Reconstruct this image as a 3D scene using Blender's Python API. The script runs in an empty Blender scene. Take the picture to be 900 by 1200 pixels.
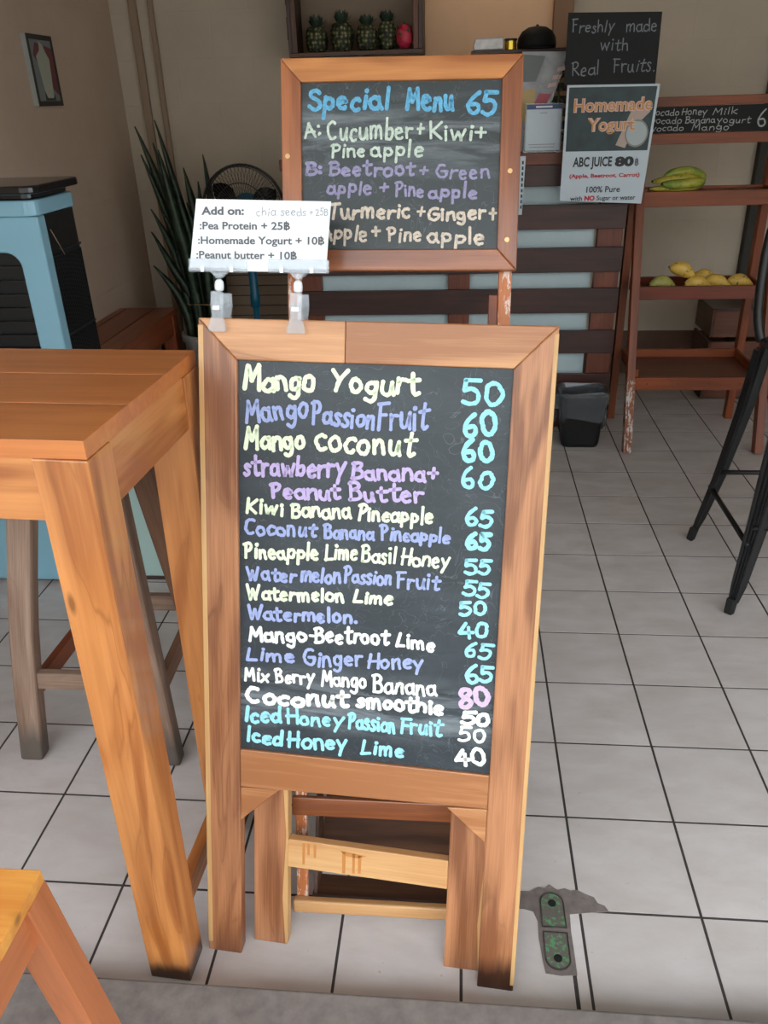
import bpy, math, random
from mathutils import Vector, Matrix
random.seed(7)
SC = bpy.context.scene
COL = SC.collection
R_ = math.radians
# ---------------------------------------------------------------- camera
YAW, PITCH, ROLL = 0.1011, 0.4751, -0.0340
CAM_LOC = Vector((-0.5203, -1.1551, 1.5418))
def _yawed(x, y, z):
    c, s = math.cos(YAW), math.sin(YAW)
    return Vector((x * c - y * s, x * s + y * c, z))
_right = _yawed(1, 0, 0)
_fwd = _yawed(0, math.cos(PITCH), -math.sin(PITCH))
_up = _yawed(0, math.sin(PITCH), math.cos(PITCH))
_cx = math.cos(ROLL) * _right + math.sin(ROLL) * _up
_cy = -math.sin(ROLL) * _right + math.cos(ROLL) * _up
cam_d = bpy.data.cameras.new('camera')
cam = bpy.data.objects.new('camera', cam_d)
COL.objects.link(cam)
cam_d.sensor_fit = 'VERTICAL'
cam_d.sensor_height = 24.0
cam_d.lens = 942.6 / 1200 * 24.0
cam_d.clip_start = 0.02
cam.matrix_world = Matrix(((_cx.x, _cy.x, -_fwd.x, CAM_LOC.x), (_cx.y, _cy.y, -_fwd.y, CAM_LOC.y), (_cx.z, _cy.z, -_fwd.z, CAM_LOC.z), (0, 0, 0, 1)))
SC.camera = cam
# ---------------------------------------------------------------- sky and exposure
world = bpy.data.worlds.new('overcast_sky')
SC.world = world
world.use_nodes = True
bg = world.node_tree.nodes['Background']
bg.inputs['Color'].default_value = (0.86, 0.94, 1.0, 1)
bg.inputs['Strength'].default_value = 6.7
SC.view_settings.view_transform = 'Standard'
SC.view_settings.look = 'None'
SC.view_settings.gamma = 1.0
SC.view_settings.use_curve_mapping = False
SC.view_settings.exposure = 0.0
def area(name, loc, target, sx, sy, power, col):
    d = bpy.data.lights.new(name, 'AREA'); d.shape = 'RECTANGLE'; d.size = sx; d.size_y = sy; d.energy = power; d.color = col
    o = bpy.data.objects.new(name, d); COL.objects.link(o); o.location = loc
    o.rotation_euler = (Vector(target) - Vector(loc)).to_track_quat('-Z', 'Y').to_euler()
    return o
# ---------------------------------------------------------------- materials
def srgb(r, g, b):
    f = lambda c: ((c / 255 + 0.055) / 1.055) ** 2.4 if c > 10 else c / 255 / 12.92
    return (f(r), f(g), f(b), 1)
class NT:
    def __init__(s, name):
        s.m = bpy.data.materials.new(name); s.m.use_nodes = True; s.t = s.m.node_tree; s.b = s.t.nodes['Principled BSDF']
    def n(s, typ, **kw):
        n = s.t.nodes.new(typ)
        for k, v in kw.items():
            if k in n.inputs.keys() if isinstance(k, str) else False: n.inputs[k].default_value = v
            else: setattr(n, k, v)
        return n
    def l(s, a, b): s.t.links.new(a, b)
    def set(s, **kw):
        for k, v in kw.items(): s.b.inputs[k.replace('_', ' ')].default_value = v
def math_n(t, op, a, b=None):
    n = t.n('ShaderNodeMath', operation=op)
    for i, v in enumerate((a, b)):
        if v is None: continue
        if isinstance(v, (int, float)): n.inputs[i].default_value = v
        else: t.l(v, n.inputs[i])
    return n.outputs[0]
def mixc(t, fac, a, b, mode='MIX'):
    n = t.n('ShaderNodeMix', data_type='RGBA', blend_type=mode)
    for sock, v in ((n.inputs[0], fac), (n.inputs[6], a), (n.inputs[7], b)):
        if isinstance(v, (int, float)): sock.default_value = v
        elif isinstance(v, tuple): sock.default_value = v
        else: t.l(v, sock)
    return n.outputs[2]
def ramp(t, fac, stops):
    n = t.n('ShaderNodeValToRGB'); e = n.color_ramp.elements
    while len(e) < len(stops): e.new(0.5)
    for i, (p, c) in enumerate(stops): e[i].position = p; e[i].color = c if isinstance(c, tuple) else (c, c, c, 1)
    t.l(fac, n.inputs[0]); return n.outputs[0]
def noise(t, vec, scale, detail=3, rough=0.5, dist=0.0):
    n = t.n('ShaderNodeTexNoise'); n.inputs['Scale'].default_value = scale; n.inputs['Detail'].default_value = detail
    n.inputs['Roughness'].default_value = rough; n.inputs['Distortion'].default_value = dist
    if vec is not None: t.l(vec, n.inputs['Vector'])
    return n.outputs[0]
def scaled(t, vec, s):
    n = t.n('ShaderNodeMapping'); t.l(vec, n.inputs[0]); n.inputs['Scale'].default_value = s; return n.outputs[0]
def bump(t, h, strength, dist=0.002):
    n = t.n('ShaderNodeBump'); n.inputs['Strength'].default_value = strength; n.inputs['Distance'].default_value = dist
    t.l(h, n.inputs['Height']); t.l(n.outputs[0], t.b.inputs['Normal'])

def wood(name, light, dark, sap=None, rings=26, rough=0.35, coat=0.0, knots=0.0, pore=0.35, contrast=1.0, wear=None, var=0.12, foot=0.0, foot_col=None):
    """grain runs along x of the 'gc' attribute"""
    t = NT(name)
    at = t.n('ShaderNodeAttribute'); at.attribute_name = 'gc'; v = at.outputs['Vector']
    big = noise(t, scaled(t, v, (1.1, 7, 7)), 1.0, 3, 0.5, 0.9)
    s = math_n(t, 'SINE', math_n(t, 'MULTIPLY', big, float(rings)))
    band = math_n(t, 'ADD', math_n(t, 'MULTIPLY', s, 0.5), 0.5)
    streak = noise(t, scaled(t, v, (2.5, 55, 55)), 1.0, 4, 0.6, 0.2)
    fine = noise(t, scaled(t, v, (9, 420, 420)), 1.0, 2, 0.5)
    f = math_n(t, 'ADD', math_n(t, 'MULTIPLY', band, 0.45 * contrast), math_n(t, 'MULTIPLY', streak, 0.75))
    f = math_n(t, 'ADD', f, math_n(t, 'MULTIPLY', math_n(t, 'SUBTRACT', fine, 0.5), pore))
    col = mixc(t, ramp(t, f, [(0.28, 0.0), (0.80, 1.0)]), light, dark)
    vein = ramp(t, math_n(t, 'ABSOLUTE', s), [(0.0, 1.0), (0.16, 0.0)])     # thin dark growth lines
    vm = ramp(t, noise(t, scaled(t, v, (1.5, 9, 9)), 1.0, 2), [(0.45, 0.0), (0.62, 1.0)])
    col = mixc(t, math_n(t, 'MULTIPLY', math_n(t, 'MULTIPLY', vein, vm), 0.55 * contrast), col, tuple(c * 0.55 for c in dark[:3]) + (1,))
    if sap is not None:
        sp = noise(t, scaled(t, v, (0.9, 11, 11)), 1.0, 1, 0.4, 0.3)
        col = mixc(t, ramp(t, sp, [(0.60, 0.0), (0.64, 1.0)]), col, sap)
    if knots:
        vo = t.n('ShaderNodeTexVoronoi'); vo.inputs['Scale'].default_value = 1.0
        t.l(scaled(t, v, (3.2, 10, 10)), vo.inputs['Vector'])
        k = ramp(t, vo.outputs['Distance'], [(0.03, 1.0), (0.16 * knots, 0.0)])
        col = mixc(t, math_n(t, 'MULTIPLY', k, 0.75), col, tuple(c * 0.22 for c in dark[:3]) + (1,))
    lo = noise(t, scaled(t, v, (2.5, 3, 3)), 1.0, 2)
    col = mixc(t, math_n(t, 'MULTIPLY', lo, var * 2), col, dark)
    if wear is not None:
        w = noise(t, scaled(t, v, (25, 70, 70)), 1.0, 5, 0.75)
        m = ramp(t, w, [(0.52, 0.0), (0.56, 1.0)])
        col = mixc(t, m, col, wear)
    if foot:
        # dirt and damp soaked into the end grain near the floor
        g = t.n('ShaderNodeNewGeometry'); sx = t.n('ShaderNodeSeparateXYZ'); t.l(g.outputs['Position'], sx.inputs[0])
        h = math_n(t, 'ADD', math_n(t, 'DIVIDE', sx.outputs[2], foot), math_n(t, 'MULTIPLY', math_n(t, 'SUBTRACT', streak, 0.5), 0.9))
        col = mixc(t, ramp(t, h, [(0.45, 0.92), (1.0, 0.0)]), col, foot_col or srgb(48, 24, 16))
    t.l(col, t.b.inputs['Base Color'])
    t.set(Roughness=rough, Coat_Weight=coat, Coat_Roughness=0.12)
    bump(t, math_n(t, 'ADD', streak, math_n(t, 'MULTIPLY', fine, 0.5)), 0.25, 0.0015)
    return t.m
def plain(name, col, rough=0.5, metal=0.0, var=0.0, scale=20, bumpy=0.0, spec=0.5, **kw):
    t = NT(name); t.set(Base_Color=col, Roughness=rough, Metallic=metal, Specular_IOR_Level=spec, **kw)
    if var or bumpy:
        g = t.n('ShaderNodeNewGeometry'); n = noise(t, g.outputs['Position'], scale, 5, 0.6)
        if var:
            dk = tuple(c * (1 - var) for c in col[:3]) + (1,); lt = tuple(min(1, c * (1 + var)) for c in col[:3]) + (1,)
            t.l(mixc(t, ramp(t, n, [(0.3, 0.0), (0.7, 1.0)]), dk, lt), t.b.inputs['Base Color'])
        if bumpy: bump(t, n, bumpy)
    return t.m
M = {}
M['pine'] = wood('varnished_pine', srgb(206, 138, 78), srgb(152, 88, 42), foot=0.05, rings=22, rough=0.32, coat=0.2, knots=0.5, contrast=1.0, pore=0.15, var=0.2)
M['pine_top'] = wood('varnished_pine_top', srgb(206, 128, 68), srgb(164, 92, 42), rings=14, rough=0.3, coat=0.2, knots=0.6, contrast=0.5, pore=0.1, var=0.2)
M['yellow_pine'] = wood('yellow_pine', srgb(232, 172, 84), srgb(196, 124, 52), rings=14, rough=0.4, knots=0.6, contrast=0.7, pore=0.12)
M['red_side'] = wood('reddish_pine_side', srgb(186, 112, 70), srgb(150, 84, 46), rings=12, rough=0.4, contrast=0.6, pore=0.15)
M['teak'] = wood('teak', srgb(188, 130, 90), srgb(126, 78, 50), rings=24, rough=0.36, coat=0.12, contrast=1.0, pore=0.5)
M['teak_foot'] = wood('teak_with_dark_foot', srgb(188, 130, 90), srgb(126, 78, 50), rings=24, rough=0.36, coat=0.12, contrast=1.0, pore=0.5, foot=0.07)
M['teak_rail'] = wood('light_teak', srgb(208, 152, 104), srgb(156, 100, 60), rings=15, rough=0.36, coat=0.15, contrast=1.0, pore=0.3)
M['teak_edge'] = wood('teak_sapwood', srgb(206, 166, 112), srgb(168, 118, 70), rings=10, rough=0.42, contrast=0.5, pore=0.3)
M['cream_rail'] = wood('pale_teak', srgb(218, 174, 122), srgb(184, 132, 82), rings=14, rough=0.4, contrast=0.6, pore=0.3)
M['orange_teak'] = wood('orange_teak', srgb(178, 106, 60), srgb(118, 64, 34), rings=20, rough=0.34, coat=0.2, contrast=0.8, pore=0.3)
M['post'] = wood('flaking_post', srgb(190, 112, 62), srgb(140, 78, 42), rings=12, rough=0.5, contrast=0.6, wear=srgb(214, 190, 176))
M['rack'] = wood('orange_rack_wood', srgb(146, 70, 24), srgb(96, 40, 12), rings=12, rough=0.45, coat=0.0, contrast=0.6, pore=0.15)
M['rack_worn'] = wood('worn_rack_leg', srgb(150, 76, 32), srgb(100, 46, 20), rings=12, rough=0.5, contrast=0.6, wear=srgb(190, 178, 168))
M['rack_red'] = wood('red_rack_board', srgb(120, 48, 20), srgb(80, 28, 12), rings=12, rough=0.4, coat=0.0, contrast=0.5, pore=0.15)
M['rack_shelf'] = wood('brown_shelf_board', srgb(112, 62, 40), srgb(76, 42, 28), rings=10, rough=0.45, contrast=0.5)
M['slat'] = wood('dark_brown_slat', srgb(78, 44, 36), srgb(44, 26, 24), rings=16, rough=0.42, contrast=0.6, pore=0.4)
M['counter_post'] = wood('reddish_counter_post', srgb(134, 74, 50), srgb(92, 46, 32), rings=16, rough=0.45, contrast=0.6)
M['dark_wood'] = wood('dark_wood', srgb(104, 68, 46), srgb(64, 40, 28), rings=16, rough=0.45, contrast=0.7)
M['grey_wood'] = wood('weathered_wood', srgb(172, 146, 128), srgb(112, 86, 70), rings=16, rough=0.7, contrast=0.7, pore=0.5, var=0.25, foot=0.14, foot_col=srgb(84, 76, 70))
M['grey_wood_dark'] = wood('weathered_wood_foot', srgb(112, 100, 90), srgb(66, 58, 52), rings=12, rough=0.8, contrast=0.6, pore=0.5)
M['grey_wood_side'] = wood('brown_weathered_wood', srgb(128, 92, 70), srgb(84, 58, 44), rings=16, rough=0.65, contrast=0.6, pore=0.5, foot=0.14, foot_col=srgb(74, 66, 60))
M['bench'] = wood('red_brown_bench', srgb(158, 84, 50), srgb(112, 54, 32), rings=12, rough=0.35, coat=0.2, contrast=0.5)
M['burnt'] = plain('dark_foot_stain', srgb(58, 26, 16), 0.5, var=0.3, scale=60)
def board_mat(name, base, smear, lo, hi):
    t = NT(name); tc = t.n('ShaderNodeTexCoord'); o = tc.outputs['Object']
    n1 = noise(t, scaled(t, o, (6, 6, 16)), 1.0, 5, 0.65, 0.6)
    n2 = noise(t, scaled(t, o, (60, 60, 14)), 1.0, 3, 0.6)
    c = mixc(t, ramp(t, n1, [(0.45, 0.0), (0.75, 0.35)]), base, smear)
    c = mixc(t, ramp(t, n2, [(0.6, 0.0), (0.8, 0.12)]), c, smear)
    sx = t.n('ShaderNodeSeparateXYZ'); t.l(o, sx.inputs[0]); z = sx.outputs[2]
    # rubbed-out chalk: a band of smears that belongs to the board itself
    mid, half = (lo + hi) / 2, (hi - lo) / 2
    d = math_n(t, 'DIVIDE', math_n(t, 'ABSOLUTE', math_n(t, 'SUBTRACT', z, mid)), half)
    band = math_n(t, 'MAXIMUM', math_n(t, 'SUBTRACT', 1.0, d), 0.0)
    n3 = noise(t, scaled(t, o, (5, 5, 34)), 1.0, 4, 0.6, 1.0)
    c = mixc(t, math_n(t, 'MULTIPLY', ramp(t, n3, [(0.42, 0.0), (0.68, 0.75)]), band), c, srgb(150, 158, 164))
    n4 = noise(t, scaled(t, o, (14, 14, 14)), 1.0, 2, 0.5, 2.5)
    sc = ramp(t, math_n(t, 'ABSOLUTE', math_n(t, 'SUBTRACT', n4, 0.5)), [(0.0, 0.22), (0.006, 0.0)])
    c = mixc(t, sc, c, srgb(150, 158, 164))
    t.l(c, t.b.inputs['Base Color']); t.set(Roughness=0.42)
    return t.m
M['board_big'] = board_mat('menu_chalkboard', srgb(40, 48, 54), srgb(74, 84, 92), 0.49, 0.64)
M['board_small'] = board_mat('special_chalkboard', srgb(44, 50, 52), srgb(76, 84, 86), 0.15, 0.3)
M['black_sign'] = plain('black_sign', srgb(18, 19, 22), 0.6, var=0.25, scale=12, spec=0.3)
def chalk(name, c, a=0.10): return plain(name, c, 0.8, var=a, scale=180)
CH = dict(c=chalk('chalk_cream', srgb(226, 238, 206)), b=chalk('chalk_lilac_blue', srgb(156, 168, 212)), a=chalk('chalk_cyan', srgb(150, 214, 226)),
          p=chalk('chalk_purple', srgb(190, 172, 216)), w=chalk('chalk_white', srgb(238, 240, 232)), k=chalk('chalk_pink', srgb(200, 176, 204)),
          d=chalk('chalk_sky_blue', srgb(98, 166, 202), 0.25), l=chalk('chalk_grey_lilac', srgb(146, 140, 172), 0.25), t=chalk('chalk_beige', srgb(206, 192, 176), 0.25),
          g=chalk('chalk_grey', srgb(128, 134, 140), 0.2), s=chalk('chalk_silver', srgb(176, 178, 178), 0.2), C=chalk('chalk_soft_cream', srgb(190, 204, 190), 0.25))
M['paper'] = plain('white_paper', srgb(232, 236, 240), 0.6)
M['gloss_paper'] = plain('laminated_paper', srgb(190, 204, 216), 0.25)
M['ink'] = plain('grey_ink', srgb(92, 92, 98), 0.6)
M['ink_black'] = plain('black_ink', srgb(26, 30, 38), 0.5)
M['ink_light'] = plain('pencil_grey', srgb(150, 150, 154), 0.6)
M['ink_red'] = plain('red_ink', srgb(190, 30, 44), 0.5)
M['ink_orange'] = plain('orange_ink', srgb(206, 146, 74), 0.5)
M['ink_pink'] = plain('pink_outline', srgb(222, 186, 176), 0.5)
M['metal_clip'] = plain('steel', srgb(180, 182, 186), 0.25, metal=1.0)
M['brass'] = plain('brass_screw', srgb(200, 160, 110), 0.35, metal=0.9)
M['black_plastic'] = plain('black_plastic', srgb(24, 25, 27), 0.35)
M['gloss_black'] = plain('glossy_black', srgb(20, 20, 22), 0.15)
M['mesh_black'] = plain('black_grille', srgb(16, 17, 19), 0.5)
M['blue_plastic'] = plain('pale_blue_plastic', srgb(136, 184, 204), 0.22, Coat_Weight=0.3)
M['mint'] = plain('mint_plastic', srgb(176, 204, 200), 0.4)
M['black_metal'] = plain('black_painted_metal', srgb(16, 17, 19), 0.38)
M['rubber'] = plain('rubber_foot', srgb(16, 16, 17), 0.7)
M['bin'] = plain('bin_plastic', srgb(18, 20, 22), 0.45)
M['teal'] = plain('teal_plastic', srgb(20, 92, 120), 0.35)
M['fan_black'] = plain('fan_wire', srgb(34, 34, 36), 0.35)
M['pot'] = plain('white_pot', srgb(160, 162, 160), 0.5, var=0.1, scale=10)
def leafm(name, a, b):
    t = NT(name); at = t.n('ShaderNodeNewGeometry'); n = noise(t, scaled(t, at.outputs['Position'], (14, 14, 34)), 1.0, 3, 0.6, 0.6)
    t.l(mixc(t, ramp(t, n, [(0.42, 0.0), (0.58, 1.0)]), a, b), t.b.inputs['Base Color']); t.set(Roughness=0.45); return t.m
M['leaf'] = leafm('snake_leaf', srgb(30, 46, 34), srgb(46, 66, 46))
M['green_leaf'] = leafm('green_leaf', srgb(46, 84, 44), srgb(74, 112, 60))
M['twine'] = plain('twine', srgb(150, 120, 80), 0.8)
def pine_skin():
    t = NT('pineapple_skin'); tc = t.n('ShaderNodeTexCoord'); vo = t.n('ShaderNodeTexVoronoi'); vo.inputs['Scale'].default_value = 52; vo.inputs['Randomness'].default_value = 0.45
    t.l(tc.outputs['Object'], vo.inputs['Vector'])
    t.l(ramp(t, vo.outputs['Distance'], [(0.12, srgb(150, 140, 96)), (0.36, srgb(74, 80, 46)), (0.62, srgb(22, 28, 18))]), t.b.inputs['Base Color']); t.set(Roughness=0.6)
    bump(t, math_n(t, 'SUBTRACT', 1.0, vo.outputs['Distance']), 0.6, 0.006); return t.m
M['pineapple'] = pine_skin()
M['crown'] = leafm('pineapple_crown', srgb(30, 50, 36), srgb(52, 70, 54))
M['dragon'] = leafm('dragonfruit_skin', srgb(178, 34, 66), srgb(206, 60, 84))
def fruitm(name, a, b, c, s=22):
    t = NT(name); g = t.n('ShaderNodeNewGeometry'); n = noise(t, g.outputs['Position'], s, 3, 0.6, 0.4)
    col = mixc(t, ramp(t, n, [(0.4, 0.0), (0.62, 1.0)]), a, b)
    n2 = noise(t, g.outputs['Position'], 75, 2, 0.5)
    col = mixc(t, ramp(t, n2, [(0.64, 0.0), (0.68, 0.85)]), col, c)
    t.l(col, t.b.inputs['Base Color']); t.set(Roughness=0.42); return t.m
M['banana_green'] = fruitm('green_banana_peel', srgb(108, 134, 44), srgb(176, 168, 62), srgb(90, 100, 40), 14)
M['banana_yellow'] = fruitm('yellow_banana_peel', srgb(186, 168, 66), srgb(150, 156, 56), srgb(110, 96, 40), 12)
M['banana_tip'] = plain('banana_tip', srgb(40, 34, 22), 0.7)
M['mango'] = fruitm('yellow_mango_skin', srgb(226, 186, 86), srgb(206, 168, 78), srgb(84, 56, 30))
M['mango_green'] = fruitm('green_mango_skin', srgb(178, 172, 92), srgb(146, 150, 80), srgb(84, 70, 36))
# clear plastic
def clear(name, col=(1, 1, 1, 1), alpha=0.35, rough=0.1):
    t = NT(name); t.set(Base_Color=col, Roughness=rough, Alpha=alpha, Specular_IOR_Level=0.8); return t.m
M['clear'] = clear('clear_plastic', srgb(200, 208, 216), 0.30, 0.08)
M['bag'] = clear('bin_liner', srgb(104, 108, 114), 0.38, 0.12)
# walls and floor
def wall_mat(name, col, blocks=True, w2=None):
    t = NT(name); g = t.n('ShaderNodeNewGeometry'); p = g.outputs['Position']
    n = noise(t, p, 1.4, 4, 0.6); n2 = noise(t, p, 9, 4, 0.6)
    dk = tuple(c * 0.86 for c in col[:3]) + (1,)
    c = mixc(t, ramp(t, n, [(0.35, 0.0), (0.65, 1.0)]), col, dk)
    c = mixc(t, ramp(t, n2, [(0.55, 0.0), (0.8, 0.3)]), c, w2 or tuple(x * 0.8 for x in col[:3]) + (1,))
    t.l(c, t.b.inputs['Base Color']); t.set(Roughness=0.75)
    br = t.n('ShaderNodeTexBrick'); br.inputs['Scale'].default_value = 1.0; br.inputs['Mortar Size'].default_value = 0.006
    br.inputs['Brick Width'].default_value = 0.42; br.inputs['Row Height'].default_value = 0.22; br.inputs['Mortar Smooth'].default_value = 0.8
    m = t.n('ShaderNodeCombineXYZ'); s = t.n('ShaderNodeSeparateXYZ'); t.l(p, s.inputs[0])
    t.l(math_n(t, 'ADD', s.outputs[0], s.outputs[1]), m.inputs[0]); t.l(s.outputs[2], m.inputs[1]); t.l(m.outputs[0], br.inputs['Vector'])
    inv = math_n(t, 'SUBTRACT', 1.0, br.outputs['Fac'])
    bump(t, math_n(t, 'ADD', math_n(t, 'MULTIPLY', inv, 0.5 if blocks else 0.0), math_n(t, 'MULTIPLY', n2, 0.4)), 0.35, 0.004)
    return t.m
M['wall_left'] = wall_mat('painted_block_wall', srgb(206, 184, 164))
M['wall_back'] = wall_mat('cream_wall', srgb(202, 188, 170))
M['wall_peach'] = wall_mat('peach_wall', srgb(248, 206, 168), False)
M['brown_pillar'] = wall_mat('brown_pillar_paint', srgb(150, 116, 92), False)
M['conduit'] = plain('tan_trim', srgb(150, 128, 108), 0.6)
M['baseboard'] = plain('brown_skirting', srgb(92, 60, 44), 0.5, var=0.15)
M['dark_trim'] = plain('dark_column_paint', srgb(56, 54, 50), 0.7)
M['ceiling'] = plain('ceiling_paint', srgb(200, 196, 188), 0.9)
def tile_mat():
    t = NT('ceramic_tile'); g = t.n('ShaderNodeNewGeometry'); p = g.outputs['Position']
    oi = t.n('ShaderNodeObjectInfo')
    n = noise(t, scaled(t, p, (1, 2.2, 1)), 5, 5, 0.6, 0.3); n2 = noise(t, p, 60, 3, 0.6)
    c = mixc(t, ramp(t, n, [(0.35, 0.0), (0.7, 1.0)]), srgb(204, 197, 195), srgb(184, 174, 169))
    c = mixc(t, math_n(t, 'MULTIPLY', oi.outputs['Random'], 0.35), c, srgb(174, 166, 162))
    c = mixc(t, ramp(t, n2, [(0.70, 0.0), (0.76, 0.5)]), c, srgb(120, 106, 96))
    t.l(c, t.b.inputs['Base Color']); t.l(ramp(t, n, [(0.3, 0.34), (0.7, 0.5)]), t.b.inputs['Roughness'])
    return t.m
M['tile'] = tile_mat()
M['grout'] = plain('dark_grout', srgb(58, 52, 50), 0.9, var=0.2, scale=40)
M['cement'] = plain('cement_patch', srgb(112, 102, 98), 0.9, var=0.2, scale=45, bumpy=0.6)
M['sill'] = plain('grey_sill', srgb(112, 104, 100), 0.75, var=0.22, scale=35, bumpy=0.3)
M['facade'] = plain('street_facade', srgb(186, 180, 170), 0.9, var=0.15, scale=1.5)
M['pavement'] = plain('pavement', srgb(120, 116, 112), 0.9, var=0.15, scale=10, bumpy=0.4)
M['white_panel'] = plain('pale_counter_panel', srgb(190, 208, 214), 0.5, var=0.05, scale=6)
def lockm():
    t = NT('worn_green_metal'); g = t.n('ShaderNodeNewGeometry'); n = noise(t, g.outputs['Position'], 110, 4, 0.7)
    t.l(mixc(t, ramp(t, n, [(0.52, 0.0), (0.58, 1.0)]), srgb(96, 90, 84), srgb(84, 140, 94)), t.b.inputs['Base Color']); t.set(Roughness=0.6); return t.m
M['lock_green'] = lockm()
M['lock_dark'] = plain('dark_rusty_metal', srgb(62, 52, 50), 0.6, var=0.3, scale=90)
M['hole'] = plain('hole_black', srgb(8, 8, 8), 0.9)

# ---------------------------------------------------------------- mesh helpers
class MB:
    def __init__(s): s.v = []; s.f = []; s.g = []; s.off = Vector((random.uniform(0, 40), random.uniform(0, 40), random.uniform(0, 40)))
    def add(s, vs, fs, gs=None):
        b = len(s.v); s.v += [Vector(v) for v in vs]
        s.g += [(Vector(g) + s.off) for g in (gs if gs else vs)]
        s.f += [tuple(b + i for i in f) for f in fs]; return s
    def frame(s, p0, d, a, b, w, t, L, ga=0.0):
        """box from p0 along d (length L), w across a, t across b, centred on a and b"""
        vs = []; gs = []
        for l in (0, L):
            for (x, y) in ((-w / 2, -t / 2), (w / 2, -t / 2), (w / 2, t / 2), (-w / 2, t / 2)):
                vs.append(p0 + d * l + a * x + b * y); gs.append(Vector((l, x, y)))
        return s.add(vs, [(3, 2, 1, 0), (4, 5, 6, 7), (0, 1, 5, 4), (1, 2, 6, 5), (2, 3, 7, 6), (3, 0, 4, 7)], gs)
    def beam(s, p0, p1, w, t, a=None, w1=None, t1=None):
        p0, p1 = Vector(p0), Vector(p1); d = (p1 - p0); L = d.length; d.normalize()
        a = Vector(a) if a is not None else Vector((1, 0, 0)); a = (a - d * a.dot(d)).normalized(); b = d.cross(a)
        w1 = w if w1 is None else w1; t1 = t if t1 is None else t1
        vs = []; gs = []
        for p, l, ww, tt in ((p0, 0, w, t), (p1, L, w1, t1)):
            for (x, y) in ((-1, -1), (1, -1), (1, 1), (-1, 1)):
                vs.append(p + a * x * ww / 2 + b * y * tt / 2); gs.append(Vector((l, x * ww / 2, y * tt / 2)))
        return s.add(vs, [(3, 2, 1, 0), (4, 5, 6, 7), (0, 1, 5, 4), (1, 2, 6, 5), (2, 3, 7, 6), (3, 0, 4, 7)], gs)
    def box(s, x0, x1, y0, y1, z0, z1, along='x'):
        vs = [(x, y, z) for z in (z0, z1) for (x, y) in ((x0, y0), (x1, y0), (x1, y1), (x0, y1))]
        o = {'x': (0, 1, 2), 'y': (1, 0, 2), 'z': (2, 0, 1)}[along]
        return s.add(vs, [(3, 2, 1, 0), (4, 5, 6, 7), (0, 1, 5, 4), (1, 2, 6, 5), (2, 3, 7, 6), (3, 0, 4, 7)], [Vector((v[o[0]], v[o[1]], v[o[2]])) for v in vs])
    def prism(s, pts, y0, y1, plane='xz', along=None):
        """closed outline extruded; 'xz' in y, 'xy' in z (counter-clockwise outline)"""
        n = len(pts)
        mk = (lambda p, h: Vector((p[0], h, p[1]))) if plane == 'xz' else ((lambda p, h: Vector((p[0], p[1], h))) if plane == 'xy' else (lambda p, h: Vector((h, p[0], p[1]))))
        vs = [mk(p, y0) for p in pts] + [mk(p, y1) for p in pts]
        if along is None: gs = vs
        else:
            o = {'x': (0, 1, 2), 'y': (1, 0, 2), 'z': (2, 0, 1)}[along]; gs = [Vector((v[o[0]], v[o[1]], v[o[2]])) for v in vs]
        fs = [tuple(range(n)), tuple(range(2 * n - 1, n - 1, -1))] + [(i, i + n, (i + 1) % n + n, (i + 1) % n) for i in range(n)]
        return s.add(vs, fs, gs)
    def tube(s, path, r, n=8, cap=True, flat=1.0):
        path = [Vector(p) for p in path]; m = len(path); rr = r if isinstance(r, (list, tuple)) else [r] * m
        vs = []; L = 0; up = None; gs = []
        for i, p in enumerate(path):
            d = (path[min(i + 1, m - 1)] - path[max(i - 1, 0)]).normalized()
            if up is None: up = d.orthogonal().normalized()
            up = (up - d * up.dot(d)).normalized(); sd = d.cross(up)
            if i: L += (p - path[i - 1]).length
            for k in range(n):
                a = 2 * math.pi * k / n
                o = up * math.cos(a) * rr[i] + sd * math.sin(a) * rr[i] * flat
                vs.append(p + o); gs.append(Vector((L, o.x, o.z + o.y)))
        fs = [(i * n + k, i * n + (k + 1) % n, (i + 1) * n + (k + 1) % n, (i + 1) * n + k) for i in range(m - 1) for k in range(n)]
        if cap: fs += [tuple(range(n - 1, -1, -1)), tuple(range((m - 1) * n, m * n))]
        return s.add(vs, fs, gs)
    def lathe(s, prof, n=24, c=(0, 0, 0), cap=True, sx=1, sy=1):
        vs = [(c[0] + r * sx * math.cos(2 * math.pi * k / n), c[1] + r * sy * math.sin(2 * math.pi * k / n), c[2] + z) for r, z in prof for k in range(n)]
        m = len(prof)
        fs = [(i * n + k, i * n + (k + 1) % n, (i + 1) * n + (k + 1) % n, (i + 1) * n + k) for i in range(m - 1) for k in range(n)]
        if cap: fs += [tuple(range(n - 1, -1, -1)), tuple(range((m - 1) * n, m * n))]
        return s.add(vs, fs)
    def build(s, name, mat, parent=None, bevel=0.0, smooth=False, seg=2):
        me = bpy.data.meshes.new(name); me.from_pydata([tuple(v) for v in s.v], [], s.f); me.validate(clean_customdata=False)
        at = me.attributes.new('gc', 'FLOAT_VECTOR', 'POINT')
        if len(me.vertices) == len(s.g): at.data.foreach_set('vector', [c for g in s.g for c in g])
        me.materials.append(mat); me.update()
        o = bpy.data.objects.new(name, me); COL.objects.link(o)
        if parent is not None: o.parent = parent
        if smooth:
            for p in me.polygons: p.use_smooth = True
        if bevel:
            b = o.modifiers.new('bevel', 'BEVEL'); b.width = bevel; b.segments = seg; b.limit_method = 'ANGLE'; b.angle_limit = R_(35)
        return o
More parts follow.
